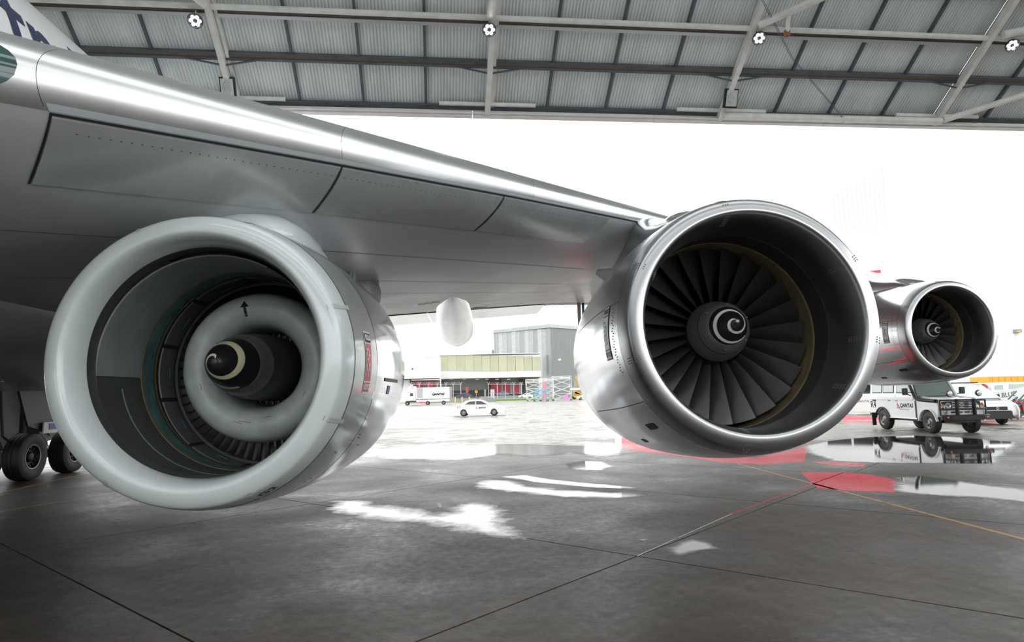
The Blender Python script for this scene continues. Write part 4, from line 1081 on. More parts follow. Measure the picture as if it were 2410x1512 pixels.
for s in (-1, 1):
    for x0, x1, sl in ((-2.18, -1.50, 0), (-1.36, -.66, 0), (-.42, .56, .28)):
        sidepane('window_seal', x0-.035, x1+.035, 1.46, 1.97, M['plastic'], T, off=.010, sl=sl, s=s)
        sidepane('side_window', x0, x1, 1.495, 1.935, off=.018, sl=sl, s=s)
    sidepane('door_seam', -.55, -.535, .62, 1.95, M['seam'], off=.010, tp=.05, s=s) if False else None
f = lambda z, y: Vector((.74-(z-1.27)*.56+.012, y, z))
plate('windscreen_seal', [f(1.30, -.74), f(1.30, .74), f(1.98, .67), f(1.98, -.67)], M['plastic'], T, .006)
f = lambda z, y: Vector((.74-(z-1.27)*.56+.024, y, z))
plate('windscreen', [f(1.34, -.70), f(1.34, .70), f(1.95, .63), f(1.95, -.63)], M['glass_green'], T, .006)
MB().tube([(.60, -.45, 1.36), (.66, -.1, 1.33)], .012, 6).build('wiper', M['plastic'], T)
MB().tube([(.60, .30, 1.36), (.66, .62, 1.33)], .012, 6).build('wiper', M['plastic'], T)
wheel_set(T, [(1.49, -.70), (1.49, .70), (-1.49, -.70), (-1.49, .70)], .41, .26)
for s in (-1, 1):
    # flared arches, sill tube, mirror
    for xc in (1.49, -1.49):
        b = MB(); a = arch(xc, .55, .45, 10); b.loft([[Vector((x, s*.80, z)), Vector((x, s*.88, z)), Vector((xc+(x-xc)*.93, s*.88, .36+(z-.36)*.93)), Vector((xc+(x-xc)*.93, s*.80, .36+(z-.36)*.93))] for x, z in a]); b.build('wheel_arch', M['plastic'] if xc < 0 else M['car_white'], T)
    MB().tube([(.86, s*.84, .50), (-.92, s*.84, .50)], .035, 10).build('side_step', M['alloy'], T, smooth=40)
    MB().bar((.55, s*.84, 1.36), (.60, s*1.0, 1.42), .03).build('mirror_arm', M['plastic'], T)
    MB().box((.60, s*1.08, 1.52), (.09, .20, .26)).build('mirror', M['plastic'], T, bevel=.02)
    MB().box((-2.05, s*.90, .40), (.03, .16, .52)).build('mud_flap', M['plastic'], T)
    MB().box((-2.05, s*.846, 1.16), (.22, .012, .07)).build('side_vent', M['plastic'], T)
    MB().box((-.44, s*.846, 1.16), (.08, .02, .03)).build('door_handle', M['gear_white'], T)
    MB().box((.80, s*.846, .85), (.05, .02, .62)).build('guard_flare', M['navy'], T)
    MB().box((-.85, s*.845, 1.215), (3.0, .015, .04)).build('body_crease', M['car_white'], T, bevel=.006)
    MB().box((2.085, s*.66, .99), (.05, .20, .12)).build('side_lamp', M['lens_clear'], T, bevel=.01)
    MB().box((2.10, s*.72, 1.03), (.05, .10, .09)).build('turn_lamp', M['amber'], T, bevel=.01)
    MB().lathe([(2.08, .0), (2.125, .05), (2.13, .10), (2.10, .115)], 20, 'x', (0, s*.47, 1.0)).build('headlamp', M['lens_clear'], T, smooth=50)
    MB().lathe([(2.34, 0), (2.36, .06), (2.35, .10), (2.30, .115), (2.24, .09), (2.22, .0)], 20, 'x', (0, s*.52, 1.43)).build('spot_lamp', M['plastic'], T, smooth=50)
    MB().lathe([(2.362, 0), (2.368, .06), (2.355, .092)], 20, 'x', (0, s*.52, 1.43)).build('spot_lens', M['lens_clear'], T, smooth=50)
MB().box((2.08, 0, 1.02), (.06, 1.36, .26)).build('grille', M['plastic'], T, bevel=.01)
for k in range(4): MB().box((2.12, 0, .93+.06*k), (.02, .70, .018)).build('grille_bar', M['alloy'], T)
MB().lathe([(2.13, .04), (2.14, .055), (2.13, .07)], 18, 'x', (0, 0, 1.02)).build('grille_emblem', M['alloy'], T)
MB().box((2.14, 0, .76), (.10, 1.10, .16)).build('front_apron', M['car_white'], T, bevel=.01)
for y in (-.36, -.12, .12, .36): MB().box((2.195, y, .77), (.02, .17, .05)).build('apron_slot', M['black'], T)
# bull bar
bl_ = [(2.22, -.86, .60), (2.34, -.55, .60), (2.36, 0, .60), (2.34, .55, .60), (2.22, .86, .60)]
b = MB(); b.loft([[Vector((x, y, z-.10)), Vector((x+.10, y, z-.10)), Vector((x+.12, y, z+.06)), Vector((x, y, z+.09))] for x, y, z in bl_]); b.build('bull_bar_channel', M['plastic'], T, bevel=.01)
for z in (.88, 1.20): MB().tube([(2.18, -.80, z), (2.30, -.62, z), (2.34, 0, z+.005), (2.30, .62, z), (2.18, .80, z)], .032, 10).build('bull_bar_tube', M['plastic'], T, smooth=50)
for s in (-1, 1):
    MB().bar((2.33, s*.30, .60), (2.33, s*.30, 1.24), .05, .16, (1, 0, 0)).build('bull_bar_upright', M['plastic'], T)
    MB().tube([(2.18, s*.80, .62), (2.17, s*.81, .9), (2.18, s*.80, 1.2)], .030, 8).build('bull_bar_hoop', M['plastic'], T, smooth=50)
    MB().box((2.40, s*.66, .60), (.02, .14, .05)).build('bar_lamp', M['amber'], T)
# snorkel on the right pillar
MB().tube([(1.75, -.70, 1.17), (1.1, -.74, 1.19), (.86, -.86, 1.28), (.50, -.86, 1.85), (.42, -.85, 2.12)], [.06, .07, .065, .055, .06], 10).build('snorkel', M['plastic'], T, smooth=50)
MB().box((1.62, -.655, 1.17), (.36, .05, .10)).build('snorkel_intake', M['black'], T)
MB().box((-2.46, -.55, .62), (.12, .5, .14)).build('rear_bumper', M['plastic'], T, bevel=.01)
side = lambda x0, z0: (lambda x, y: Vector((x0+x, -.8345, z0+y)))
lettering('door_lettering', 'QANTAS', .21, side(.19, .98), M['black'], T, shear=.25, fat=.006)
lettering('door_lettering', 'ROAD AIRPORT SERVICES', .055, side(.05, .83), M['seam'], T)
tail_logo(T, side(-.32, .98), .22)
lettering('fleet_number', 'R4', .38, side(-2.15, .98), M['plastic'], T, fat=.004)
lettering('plate_lettering', 'SAM', .10, side(-.95, 1.16), M['seam'], T)
MB().lathe([(-.30, .20), (-.28, .37), (-.1, .40), (.1, .40), (.1, 0)], 20, 'x', (0, 0, .55)).build('underbody', M['black'], T)
MB().box((0, 0, .50), (3.9, 1.1, .22)).build('chassis', M['black'], T)
MB().box((.05, 0, 1.36), (.10, 1.36, .12)).build('dashboard', M['seat'], T)

# --- white people mover behind it
h2 = Vector((-.10, -.995, 0)).normalized(); rt2 = Vector((h2.y, -h2.x, 0))
V2 = thing('people_mover', 'white rounded people mover with dark bumper, parked behind the off-road wagon', 'minivan', Vector((24.0, 29.8, 0))-h2*1.4, math.atan2(h2.y, h2.x)); V2.scale = (1.08, 1.08, 1.08)
low = [(-2.3, .35), (-2.38, .95), (.9, 1.08), (1.75, .98), (2.25, .80), (2.34, .62), (2.32, .35)] + arch(1.42, .38, .25)+[(1.0, .24), (-1.0, .24)]+arch(-1.42, .38, .25)
body('lower_body', low, .88, M['car_white'], V2, .06)
body('cabin', [(-2.36, .93), (-2.2, 1.6), (-1.9, 1.74), (-.2, 1.76), (.35, 1.66), (1.45, 1.03)], .86, M['car_white'], V2, .05, .16)
f = lambda k, y: Vector((.40+1.0*k+.016, y*(1-.08*(1-k)), 1.655-.575*k+.02))
plate('windscreen', [f(.02, -.74), f(.98, -.78), f(.98, .78), f(.02, .74)], M['glass_painted_light'], V2, .008)
for s in (-1, 1):
    g_ = lambda x, z: Vector((x, s*(.86-.16*(z-.93)+.01), z))
    plate('side_window', [g_(-.1, 1.1), g_(1.15, 1.1), g_(.42, 1.56), g_(-.1, 1.62)], M['glass_dark'], V2, .006)
    plate('side_window', [g_(-2.0, 1.1), g_(-.2, 1.1), g_(-.2, 1.62), g_(-1.85, 1.6)], M['glass_dark'], V2, .006)
    MB().box((.95, s*.98, 1.18), (.14, .20, .16)).build('mirror', M['plastic'], V2, bevel=.03)
    b = MB(); b.loft([[Vector((1.98, s*.62, .72)), Vector((2.26, s*.44, .66)), Vector((2.18, s*.44, .82)), Vector((1.96, s*.66, .86))], [Vector((1.75, s*.895, .76)), Vector((1.80, s*.90, .70)), Vector((1.76, s*.90, .86)), Vector((1.70, s*.895, .90))]]); b.build('headlamp', M['lens_clear'], V2)
wheel_set(V2, [(1.42, -.76), (1.42, .76), (-1.42, -.76), (-1.42, .76)], .33, .22, 'alloy')
MB().loft([[Vector((2.40-.0, y, z)) for y, z in ((-.55, .26), (.55, .26), (.55, .60), (-.55, .60))], [Vector((2.05, y, z)) for y, z in ((-.91, .26), (.91, .26), (.91, .60), (-.91, .60))]]).build('front_bumper', M['plastic'], V2, bevel=.03)
MB().box((2.335, 0, .70), (.06, .84, .14)).build('grille', M['plastic'], V2, bevel=.01)
MB().lathe([(2.37, .03), (2.38, .05), (2.37, .06)], 16, 'x', (0, 0, .70)).build('grille_emblem', M['alloy'], V2)
for k in (-1, 1): MB().box((-.6, k*.55, 1.80), (2.0, .04, .05)).build('roof_rail', M['plastic'], V2)

# --- white delivery van at the left edge of that row
V3 = thing('delivery_van', 'white high van with red tail emblem, half hidden behind the off-road wagon', 'van', (atZ(2052, 977).x, atZ(2052, 977).y+.9, 0), math.atan2(-.55, .83))
V3.scale = (1.1, 1.1, 1.12)
low = [(-2.3, .35), (-2.34, 1.1), (1.9, 1.1), (2.25, .95), (2.3, .4)]+arch(1.35, .40, .26)+[(.9, .26), (-.9, .26)]+arch(-1.35, .40, .26)
body('lower_body', low, .87, M['car_white'], V3, .04)
body('cabin', [(-2.32, 1.08), (-2.22, 1.9), (-2.0, 1.98), (1.3, 1.98), (1.9, 1.09)], .86, M['car_white'], V3, .04, .08)
for s in (-1, 1):
    for x0, x1 in ((-2.05, -.75), (-.62, .5), (.6, 1.45)):
        g_ = lambda x, z: Vector((x, s*(.86-.08*(z-1.08)+.01), z)); plate('side_window', [g_(x0, 1.25), g_(x1, 1.25), g_(x1-(.3 if x1 > 1 else 0), 1.78), g_(x0, 1.78)], M['glass_dark'], V3, .006)
plate('windscreen', [Vector((1.90, -.78, 1.13)), Vector((1.90, .78, 1.13)), Vector((1.36, .72, 1.92)), Vector((1.36, -.72, 1.92))], M['glass_painted_light'], V3, .01)
wheel_set(V3, [(1.35, -.74), (1.35, .74), (-1.35, -.74), (-1.35, .74)], .34, .22)
sd = lambda x0, z0: (lambda x, y: Vector((x0+x, -.876, z0+y)))
tail_logo(V3, sd(-.75, .86), .36); lettering('side_lettering', 'QANTAS', .20, sd(.05, .80), M['seam'], V3, shear=.2)

# --- red and white airport tractor at the right edge
p = atZ(2392, 984)
V4 = thing('airport_tractor', 'red and white airport tractor with a dark word on its sloping white panel', 'tractor', p, 0)
s_ = (at(2410, 940, p.y)-at(2400, 940, p.y)).x/10      # metres per image pixel at that distance
def lx(px, py): q = at(px, py, p.y)-p; return q.x, q.z
def slab_part(name, pts, m, y0=0.0, y1=1.6, bevel=.03):
    b = MB(); b.prism([lx(*q) for q in pts], lambda x, z: Vector((x, y0, z)), lambda x, z: Vector((x, y1, z))); return b.build(name, m, V4, bevel=bevel)
slab_part('cab', [(2343, 930), (2343, 910), (2350, 903), (2440, 899), (2470, 930)], M['car_white'], .25, 1.7)
slab_part('cab_window', [(2350, 918), (2350, 908), (2368, 906), (2370, 917)], M['glass_painted_light'], .22, .26, 0)
slab_part('cab_window', [(2383, 915), (2384, 905), (2420, 904), (2420, 913)], M['glass_painted_light'], .22, .26, 0)
slab_part('sloping_panel', [(2343, 943), (2343, 923), (2440, 908), (2440, 939)], M['car_white'], -.05, 1.9)
slab_part('rear_body', [(2288, 905), (2338, 905), (2361, 919), (2343, 924), (2343, 946), (2288, 946)], M['red'], .6, 2.4)
slab_part('cover_panel', [(2334, 906), (2340, 907), (2360, 919), (2358, 921), (2334, 927)], M['crimson'], .55, .62, .01)
slab_part('fender', [(2343, 944), (2398, 938), (2440, 926), (2440, 975), (2412, 975), (2405, 948), (2380, 946), (2376, 975), (2343, 975)], M['red'], .0, 1.8)
q = lx(2393, 965)
MB().lathe([(-.05, .2), (-.08, .42), (.0, .50), (.3, .50), (.34, .2)], 28, 'y', (q[0], .1, q[1])).build('tyre', M['rubber'], V4, smooth=40)
MB().lathe([(-.06, 0), (-.08, .1), (-.06, .26), (.0, .28)], 28, 'y', (q[0], .1, q[1])).build('wheel_rim', M['red'], V4, smooth=40)
q = lx(2368, 930); lettering('panel_lettering', 'LBLUE', .36, lambda x, y: Vector((q[0]+x, -.06, q[1]+y+x*.10)), M['navy'], V4)
MB().bar((lx(2311, 903)[0], .5, lx(2311, 903)[1]), (lx(2311, 918)[0], .5, lx(2311, 918)[1]-.1), .06).build('rail_post', M['decal_white'], V4)
# --- green steps in front of it
p5 = atZ(2400, 990); G = thing('green_steps', 'dark green metal steps frame on the wet apron at the right edge', 'steps', p5, 0)
for dy in (0, .7):
    MB().bar((-.5, dy, .35), (.6, dy, 1.15), .10, .06).build('stringer', M['green'], G)
    MB().bar((-.2, dy, .80), (.6, dy, 1.45), .05, .05).build('hand_rail', M['green'], G)
    MB().bar((-.5, dy, .35), (.6, dy, .25), .12, .10).build('base_rail', M['green'], G)
    for x in (-.45, .5): MB().bar((x, dy, 0), (x, dy, .4), .06).build('leg', M['green'], G)
for k in range(4): MB().box((-.3+.25*k, .35, .50+.18*k), (.22, .7, .03)).build('tread', M['green'], G)
# --- orange container on the far side
a, b_ = at(2328, 903, 52), at(2470, 884, 52)
OC = thing('orange_container', 'orange steel container standing against the white wall', 'container', ((a.x+b_.x)/2, 53, 0))
MB().box((0, 0, (a.z+b_.z)/2), (b_.x-a.x, 2.2, b_.z-a.z)).build('box_body', M['orange'], OC, bevel=.03)
for k in range(9): MB().box((-(b_.x-a.x)/2+.25+k*.55, -1.12, (a.z+b_.z)/2), (.06, .05, (b_.z-a.z)*.9)).build('rib', M['orange'], OC)
for sx in (-1, 1): MB().box((sx*(b_.x-a.x)/2*.9, 0, a.z/2), (.25, 2.0, a.z)).build('stand_leg', M['gear'], OC)

# --- generic saloon
def saloon(name, label, loc, rz, paint, L=4.7, Hh=1.46, group=None, fleet=False):
    t = thing(name, label, 'car', loc, rz, group); k = L/4.7
    wb = 1.38*k
    low = [(-2.32*k, .36), (-2.36*k, .80), (-2.25*k, .98), (-1.6*k, 1.02), (1.0*k, .98), (1.9*k, .84), (2.28*k, .70), (2.36*k, .50), (2.30*k, .25)]+arch(wb, .36, .20)+[(wb-.5, .19), (-wb+.5, .19)]+arch(-wb, .36, .20)
    body('lower_body', low, .88, paint, t, .06)
    body('cabin', [(-1.78*k, .98), (-1.15*k, 1.36*Hh/1.46), (-.7*k, Hh-.01), (.05*k, Hh), (.35*k, 1.38*Hh/1.46), (1.15*k, .96)], .84, paint, t, .05, .36)
    for s in (-1, 1):
        gg = lambda x, z: Vector((x, s*(.84-.36*(z-.97)+.008), z))
        plate('side_window', [gg(-1.35*k, 1.03), gg(-.32*k, 1.03), gg(-.32*k, 1.36), gg(-.85*k, 1.34)], M['glass_dark'], t, .008)
        plate('side_window', [gg(-.24*k, 1.03), gg(.82*k, 1.03), gg(.26*k, 1.34), gg(-.24*k, 1.37)], M['glass_dark'], t, .008)
        MB().box((.80*k, s*.93, 1.02), (.14, .16, .12)).build('mirror', paint, t, bevel=.03)
        MB().box((2.18*k, s*.66, .66), (.22, .30, .12)).build('headlamp', M['lens_clear'], t, bevel=.03)
        MB().box((-2.3*k, s*.66, .82), (.16, .32, .14)).build('tail_lamp', M['red'], t, bevel=.03)
        MB().box((2.30*k, s*.55, .36), (.10, .22, .08)).build('fog_lamp', M['black'], t)
    ff = lambda q, y: Vector((.36*k+.75*k*q+.02, y, 1.38-.38*q+.02))
    plate('windscreen', [ff(.04, -.62), ff(.97, -.74), ff(.97, .74), ff(.04, .62)], M['glass_painted_light'], t, .01)
    ff = lambda q, y: Vector((-1.16*k-.55*k*q-.02, y, 1.35-.33*q+.02))
    plate('rear_window', [ff(.04, .60), ff(.97, .72), ff(.97, -.72), ff(.04, -.60)], M['glass_dark'], t, .01)
    MB().box((2.35*k, 0, .52), (.05, .9, .14)).build('grille', M['plastic'], t)
    wheel_set(t, [(wb, -.77), (wb, .77), (-wb, -.77), (-wb, .77)], .325, .21, 'alloy')
    if fleet:
        MB().bar((-.1, 0, Hh-.02), (-.1, 0, Hh+.10), 1.1, .08, (1, 0, 0)).build('beacon_bar', M['plastic'], t)
        MB().lathe([(0, .09), (.10, .08), (.13, .0)], 16, 'z', (.18, .0, Hh+.04)).build('beacon', M['amber'], t, smooth=50)
        ss = lambda x0, z0: (lambda x, y: Vector((x0+x, -.886, z0+y)))
        lettering('door_lettering', 'QANTAS', .17, ss(.30, .75), M['plastic'], t, shear=.2, fat=.01); lettering('door_lettering', 'AIRCRAFT SERVICES', .05, ss(.25, .66), M['seam'], t)
        tail_logo(t, ss(-.16, .76), .18)
        for x in (-1.95, -1.75): MB().box((x, -.885, .86), (.04, .02, .22)).build('number_stroke', M['seam'], t)
    return t
cF_, cR_ = atZ(1162, 979), atZ(1094, 980)
mid = (cF_+cR_)/2; hd = Vector((.99, -.10, 0)).normalized()
saloon('saloon_car', 'white saloon with amber roof beacon driving across the wet apron', (mid.x+.05, mid.y+.6, 0), math.atan2(hd.y, hd.x), M['car_white'], 4.8, 1.47, fleet=True)
ROAD = []
def far_car(x0, x1, yb, Y, right, nm, label, paint, L=4.6):
    a = at(x0, yb, Y); b = at(x1, yb, Y); c = (a+b)/2
    ROAD.append((c.x, Y, c.z)); return saloon(nm, label, (c.x, Y, max(0, c.z)), 0 if right else PI, paint, L)
far_car(1072, 1111, 938, 185, False, 'saloon_car', 'dark blue saloon on the road behind the yellow bollards', M['car_dark'])
far_car(1168, 1197, 932.5, 240, False, 'saloon_car', 'small blue-grey saloon in front of the red warehouse doors', M['car_blue'])
far_car(1221, 1253, 937, 225, False, 'hatchback_car', 'white hatchback beside the white access stands', M['car_white'])
far_car(1357, 1398, 943.5, 175, False, 'saloon_car', 'white saloon under the yellow boom near the chrome engine', M['car_white'])

# --- box lorry
pt = at(1020, 949.5, 150); PXM = (at(1021, 949.5, 150)-pt).length; pt.z = 0
TR = thing('box_lorry', 'white airport box lorry with airline name on its side', 'lorry', (pt.x, 150, pt.z))
def tb(name, x0, x1, y0, y1, m, d0=0.0, d1=2.4, bevel=.03):
    a = at(x0, y1, 150)-Vector((pt.x, 150, pt.z)); c = at(x1, y0, 150)-Vector((pt.x, 150, pt.z))
    return MB().box(((a.x+c.x)/2, (d0+d1)/2, (a.z+c.z)/2), (c.x-a.x, d1-d0, c.z-a.z)).build(name, m, TR, bevel=bevel)
tb('box_body', 978, 1063, 911, 940, M['car_white']); tb('skirt', 980, 1062, 940, 947, M['car_white'])
tb('rear_frame', 1058.5, 1063.5, 911, 946, M['gear_white'], -.06, 0, .0); tb('front_panel', 981, 995, 913, 937, M['pane_lilac'], -.06, 0, 0)
tb('sill_rail', 996, 1058, 939, 940.5, M['gear'], -.05, 0, 0)
tb('cab', 957, 979, 921, 944, M['car_white']); tb('cab_window', 965, 972, 926, 933, M['glass_dark'], -.05, 0, 0); tb('cab_top', 960, 979, 910, 921, M['car_white'], .4, 2.0)
tb('chassis', 955, 980, 944, 948, M['gear'], .1, 2.2, 0); tb('loading_lip', 985, 1000, 946, 948.5, M['crimson'], -.1, .3, 0)
MB().tube([(at(969, 915, 150)-Vector((pt.x, 150, pt.z))), (at(969, 906, 150)-Vector((pt.x, 150, pt.z)))], .35, 14).build('beacon_dome', M['galv'], TR, smooth=50)
wr = 4.6*PXM
for x in (958, 1006.5, 1044):
    a = at(x, 950-4.6, 150)-Vector((pt.x, 150, pt.z)); a.z = wr
    for yy in (.1, 2.1):
        o = MB().lathe([(-.15, wr*.5), (-.16, wr*.85), (-.1, wr), (.1, wr), (.16, wr*.85), (.15, wr*.5)], 24, 'y', (a.x, yy, a.z)).build('tyre', M['rubber'], TR, smooth=40)
        MB().lathe([(-.15, wr*.52), (-.12, wr*.4), (-.13, 0)], 20, 'y', (a.x, yy, a.z)).build('wheel_rim', M['rim'], o, smooth=40)
a = at(1031, 928.5, 150)-Vector((pt.x, 150, pt.z))
lettering('side_lettering', 'QANTAS', 6.6*PXM, lambda x, y: Vector((a.x+x, -.03, a.z+y)), M['navy'], TR, shear=.25, sx=1.1, fat=.05)

# ------------------------------------------------------------------ far buildings
def pbox(t, name, x0, y0, x1, y1, Y, d, m, bevel=0.0, gap=0.0):
    a = at(x0, y1, Y); c = at(x1, y0, Y)
    return MB().box(((a.x+c.x)/2, Y+d/2, (a.z+c.z)/2), (abs(c.x-a.x)-gap, d, abs(c.z-a.z))).build(name, m, t, bevel=bevel, world=t.location)
def pbox_ground(t, name, x0, y0, x1, Y, d, m):
    a = at(x0, y0, Y); c = at(x1, y0, Y); z = max(a.z, c.z)
    return MB().box(((a.x+c.x)/2, Y+d/2, z/2), (abs(c.x-a.x), d, z)).build(name, m, t, world=t.location)
def base(x, Y): q = at(x, 940, Y); return Vector((q.x, Y, 0))
# warehouse with olive fascia and red doors
W = thing('warehouse', 'long low warehouse with olive fascia, white canopy and red doors', 'building', base(1150, 262))
pbox_ground(W, 'front_wall', 1038, 893, 1272, 268, 18, M['clad_green'])
for k in range(12):
    x0 = 1035+k*19.8; pbox(W, 'fascia_sheet', x0, 834.5+.75*k*.62, x0+19.8, 873+.2*k, 262, .5, M[('clad_olive', 'clad_olive2')[k % 2]], gap=.06)
pbox(W, 'parapet_cap', 1036, 832, 1273, 835.5, 261.6, 8, M['ext_white'])
pbox(W, 'fascia_back', 1036, 836, 1272, 893, 262.6, 6, M['ext_white'])
pbox(W, 'canopy', 1037, 873, 1273, 892.5, 255, 8, M['ext_offwhite'])
for x in (1062, 1093, 1123, 1146, 1170, 1197): pbox(W, 'soffit_lamp', x-4, 892.5, x+4, 894, 256, 1.5, M['swirl_white'])
pbox(W, 'dark_plinth', 1060, 918, 1150, 933, 266.5, 1, M['gear'])
pbox(W, 'maroon_wall', 1150, 893, 1180, 930, 266.5, 1, M['maroon']); pbox(W, 'maroon_wall', 1222, 893, 1240, 930, 266.5, 1, M['gear'])
for x0, x1 in ((1156, 1179), (1184, 1200), (1207, 1221)): pbox(W, 'red_door', x0, 904, x1, 927, 265.5, .6, M['crimson'])
for x0, x1 in ((1180, 1184), (1201, 1206), (1222, 1228)): pbox(W, 'pale_pier', x0, 900, x1, 928, 265.5, .6, M['clad_green'])
pbox(W, 'banner', 1096, 912, 1102.5, 925, 254, .2, M['crimson'])
# white wing left of it with a maroon band
W2 = thing('white_terminal', 'plain white building with maroon lower wall left of the warehouse', 'building', base(990, 235))
pbox_ground(W2, 'lower_wall', 964, 896, 1034, 240, 10, M['maroon'])
pbox_ground(W2, 'side_wall', 880, 896, 964, 239, 12, M['ext_white'])
pbox(W2, 'upper_wall', 880, 842, 1033, 894, 235, 16, M['ext_white'])
pbox(W2, 'upper_wall', 1000, 836, 1033, 842, 236, 14, M['ext_white'])
pbox(W, 'dark_window', 1038, 896, 1056, 906, 267, .4, M['glass_dark']); pbox(W2, 'wall_lamp', 969, 867, 972, 870, 234.5, .5, M['gear'])
for k in range(5): pbox(W2, 'wall_panel', 966+14*k, 899, 978+14*k, 911, 239.3, .5, M['crimson' if k % 2 else 'maroon'])
# tall grey shed
W3 = thing('metal_shed', 'tall grey metal-clad shed with streaked silver side', 'building', base(1260, 290))
for k in range(13):
    x0 = 1162+k*10.25; pbox_ground(W3, 'cladding_sheet', x0, 783-.75*k, x0+10.15, 290+(.15 if k % 2 else 0), 3, M[('clad_silver', 'clad_silver2', 'clad_silver3')[(k*7) % 3]])
b = MB(); q0, q1, q2 = at(1295, 766, 290), at(1366, 770, 310), at(1295, 766, 290)
b.loft([[Vector((q0.x, q0.y, 0)), Vector((q1.x, q1.y, 0)), Vector((q1.x, q1.y+3, 0)), Vector((q0.x, q0.y+3, 0))], [q0, q1, q1+Vector((0, 3, 0)), q0+Vector((0, 3, 0))]]); b.build('end_wall', M['clad_grey'], W3, world=W3.location)
a0, a1 = at(1161, 777, 289.5), at(1296, 763, 289.5)
b = MB(); b.loft([[a0, a0+Vector((0, 0, -1.4)), a0+Vector((0, 4, -1.4)), a0+Vector((0, 4, 0))], [a1, a1+Vector((0, 0, -1.6)), a1+Vector((0, 4, -1.6)), a1+Vector((0, 4, 0))]]); b.build('eaves_trim', M['clad_silver3'], W3, world=W3.location)
a2 = at(1368, 769, 309.5); b = MB(); b.loft([[a1, a1+Vector((0, 0, -1.6)), a1+Vector((0, 4, -1.6)), a1+Vector((0, 4, 0))], [a2, a2+Vector((0, 0, -1.4)), a2+Vector((0, 4, -1.4)), a2+Vector((0, 4, 0))]]); b.build('eaves_trim', M['clad_silver3'], W3, world=W3.location)
pbox(W3, 'wall_lamp', 1314, 845, 1320, 849, 288, .8, M['decal_white'])
pbox(W3, 'service_door', 1288, 836, 1291, 880, 288.5, .6, M['clad_grey'])
W4 = thing('maroon_roof_building', 'maroon rooftop showing above the olive warehouse', 'building', base(1140, 320))
pbox_ground(W4, 'main_block', 1112, 835, 1166, 320, 12, M['maroon_pale']); pbox(W4, 'stair_tower', 1158, 823, 1164, 838, 318, 3, M['maroon_pale'])
# white hangars on the right
W5 = thing('white_hangar', 'huge pale white hangar filling the right background', 'building', base(2200, 112))
pbox_ground(W5, 'main_wall', 1962, 552, 2700, 112, 20, M['ext_white'])
q = [at(1950, 466, 114), at(2087, 388, 114), at(2096, 545, 114), at(1962, 562, 114)]
cx = [q[0]+(q[1]-q[0])*k/13 for k in range(14)]; cb = [q[3]+(q[2]-q[3])*k/13 for k in range(14)]
for k in range(13):
    b = MB(); A_, B_, C_2, D_ = cx[k], cx[k+1]-Vector((.06, 0, 0)), cb[k+1]-Vector((.06, 0, 0)), cb[k]; o_ = Vector((0, .3, 0))
    b.loft([[A_, B_, C_2, D_], [A_+o_, B_+o_, C_2+o_, D_+o_]]); b.build('cladding_sheet', M[('clad_pale', 'clad_pale2')[k % 2]], W5, world=W5.location)
r0 = [at(2089, 368, 116), at(2168, 343, 116), at(2700, 366, 116), at(2700, 560, 116), at(2089, 560, 116)]
b = MB(); b.loft([r0, [p_+Vector((0, 14, 0)) for p_ in r0]]); b.build('gable_wall', M['ext_white'], W5, world=W5.location)
for k in range(22): pbox_ground(W5, 'wall_sheet', 2100+k*24, 780, 2123.6+k*24, 111.6, .3, M[('ext_offwhite', 'ext_white')[k % 2]])
pbox(W5, 'wall_lamp', 2393, 775, 2405, 783, 110.8, .8, M['gear_white']); pbox(W5, 'lamp_lens', 2395, 779, 2402, 782, 110.6, .3, M['yellow'])
W6 = thing('white_annex', 'low white hangar annex behind the chrome engine', 'building', base(1700, 150))
b = MB(); q = [at(1468, 480, 150), at(1965, 464, 150)]
b.loft([[Vector((q[0].x, 150, 0)), Vector((q[1].x, 150, 0)), q[1], q[0]], [Vector((q[0].x, 165, 0)), Vector((q[1].x, 165, 0)), q[1]+Vector((0, 15, 0)), q[0]+Vector((0, 15, 0))]]); b.build('main_wall', M['ext_white'], W6, world=W6.location)

# ------------------------------------------------------------------ fence, bollards, sign, stands, grass
F = thing('security_fence', 'grey wire security fence with forked barbed-wire posts', 'fence', base(1100, 215))
zf = at(1100, 944, 215).z
for x in (966, 987, 1008, 1030, 1050, 1067, 1085, 1150, 1171, 1190, 1210, 1228):
    a = at(x, 944, 215); tp = at(x, 905, 215)
    MB().tube([Vector((a.x, 215, -.2)), Vector((a.x, 215, tp.z))], .09, 8).build('post', M['galv'], F, world=F.location)
    for s in (-1, 1): MB().bar(Vector((a.x, 215, tp.z)), Vector((a.x+s*.45, 215+s*.3, tp.z+.7)), .07).build('barb_arm', M['galv'], F, world=F.location)
for py, r in ((905, .05), (926, .03), (943, .03), (902, .02)):
    for x0, x1 in ((963, 1086), (1150, 1232)):
        a, b_ = at(x0, py, 215), at(x1, py, 215); MB().bar(a, b_, r*2).build('rail_wire', M['galv'], F, world=F.location)
for x in (1142, 1157, 1162):
    a = at(x, 944, 190); tp = at(x, 917, 190); MB().box((a.x, 190, tp.z/2), (.5, .3, tp.z)).build('gate_post', M['galv' if x > 1150 else 'gear_white'], F, world=F.location)
for n_, (x, y0, y1, lab) in enumerate(((1071.5, 934, 953, 'yellow bollard nearest the lorry'), (1088, 934, 949, 'second yellow bollard left of the driving saloon'), (1105, 934, 944, 'yellow bollard just above the driving saloon'))):
    a, tp = at(x, y1, 140), at(x, y0, 140)
    o = thing('bollard', lab, 'bollard', (a.x, 140, 0), 0, 'yellow bollards at the gate')
    MB().tube([(0, 0, -.1), (0, 0, tp.z-.1), (0, 0, tp.z)], [.13, .13, .06], 12).build('bollard_post', M['yellow'], o, smooth=40)
    MB().lathe([(0, .22), (.06, .2), (.06, .1)], 12, 'z').build('bollard_foot', M['galv'], o)
for x in (1069, 1075, 1150):
    pass
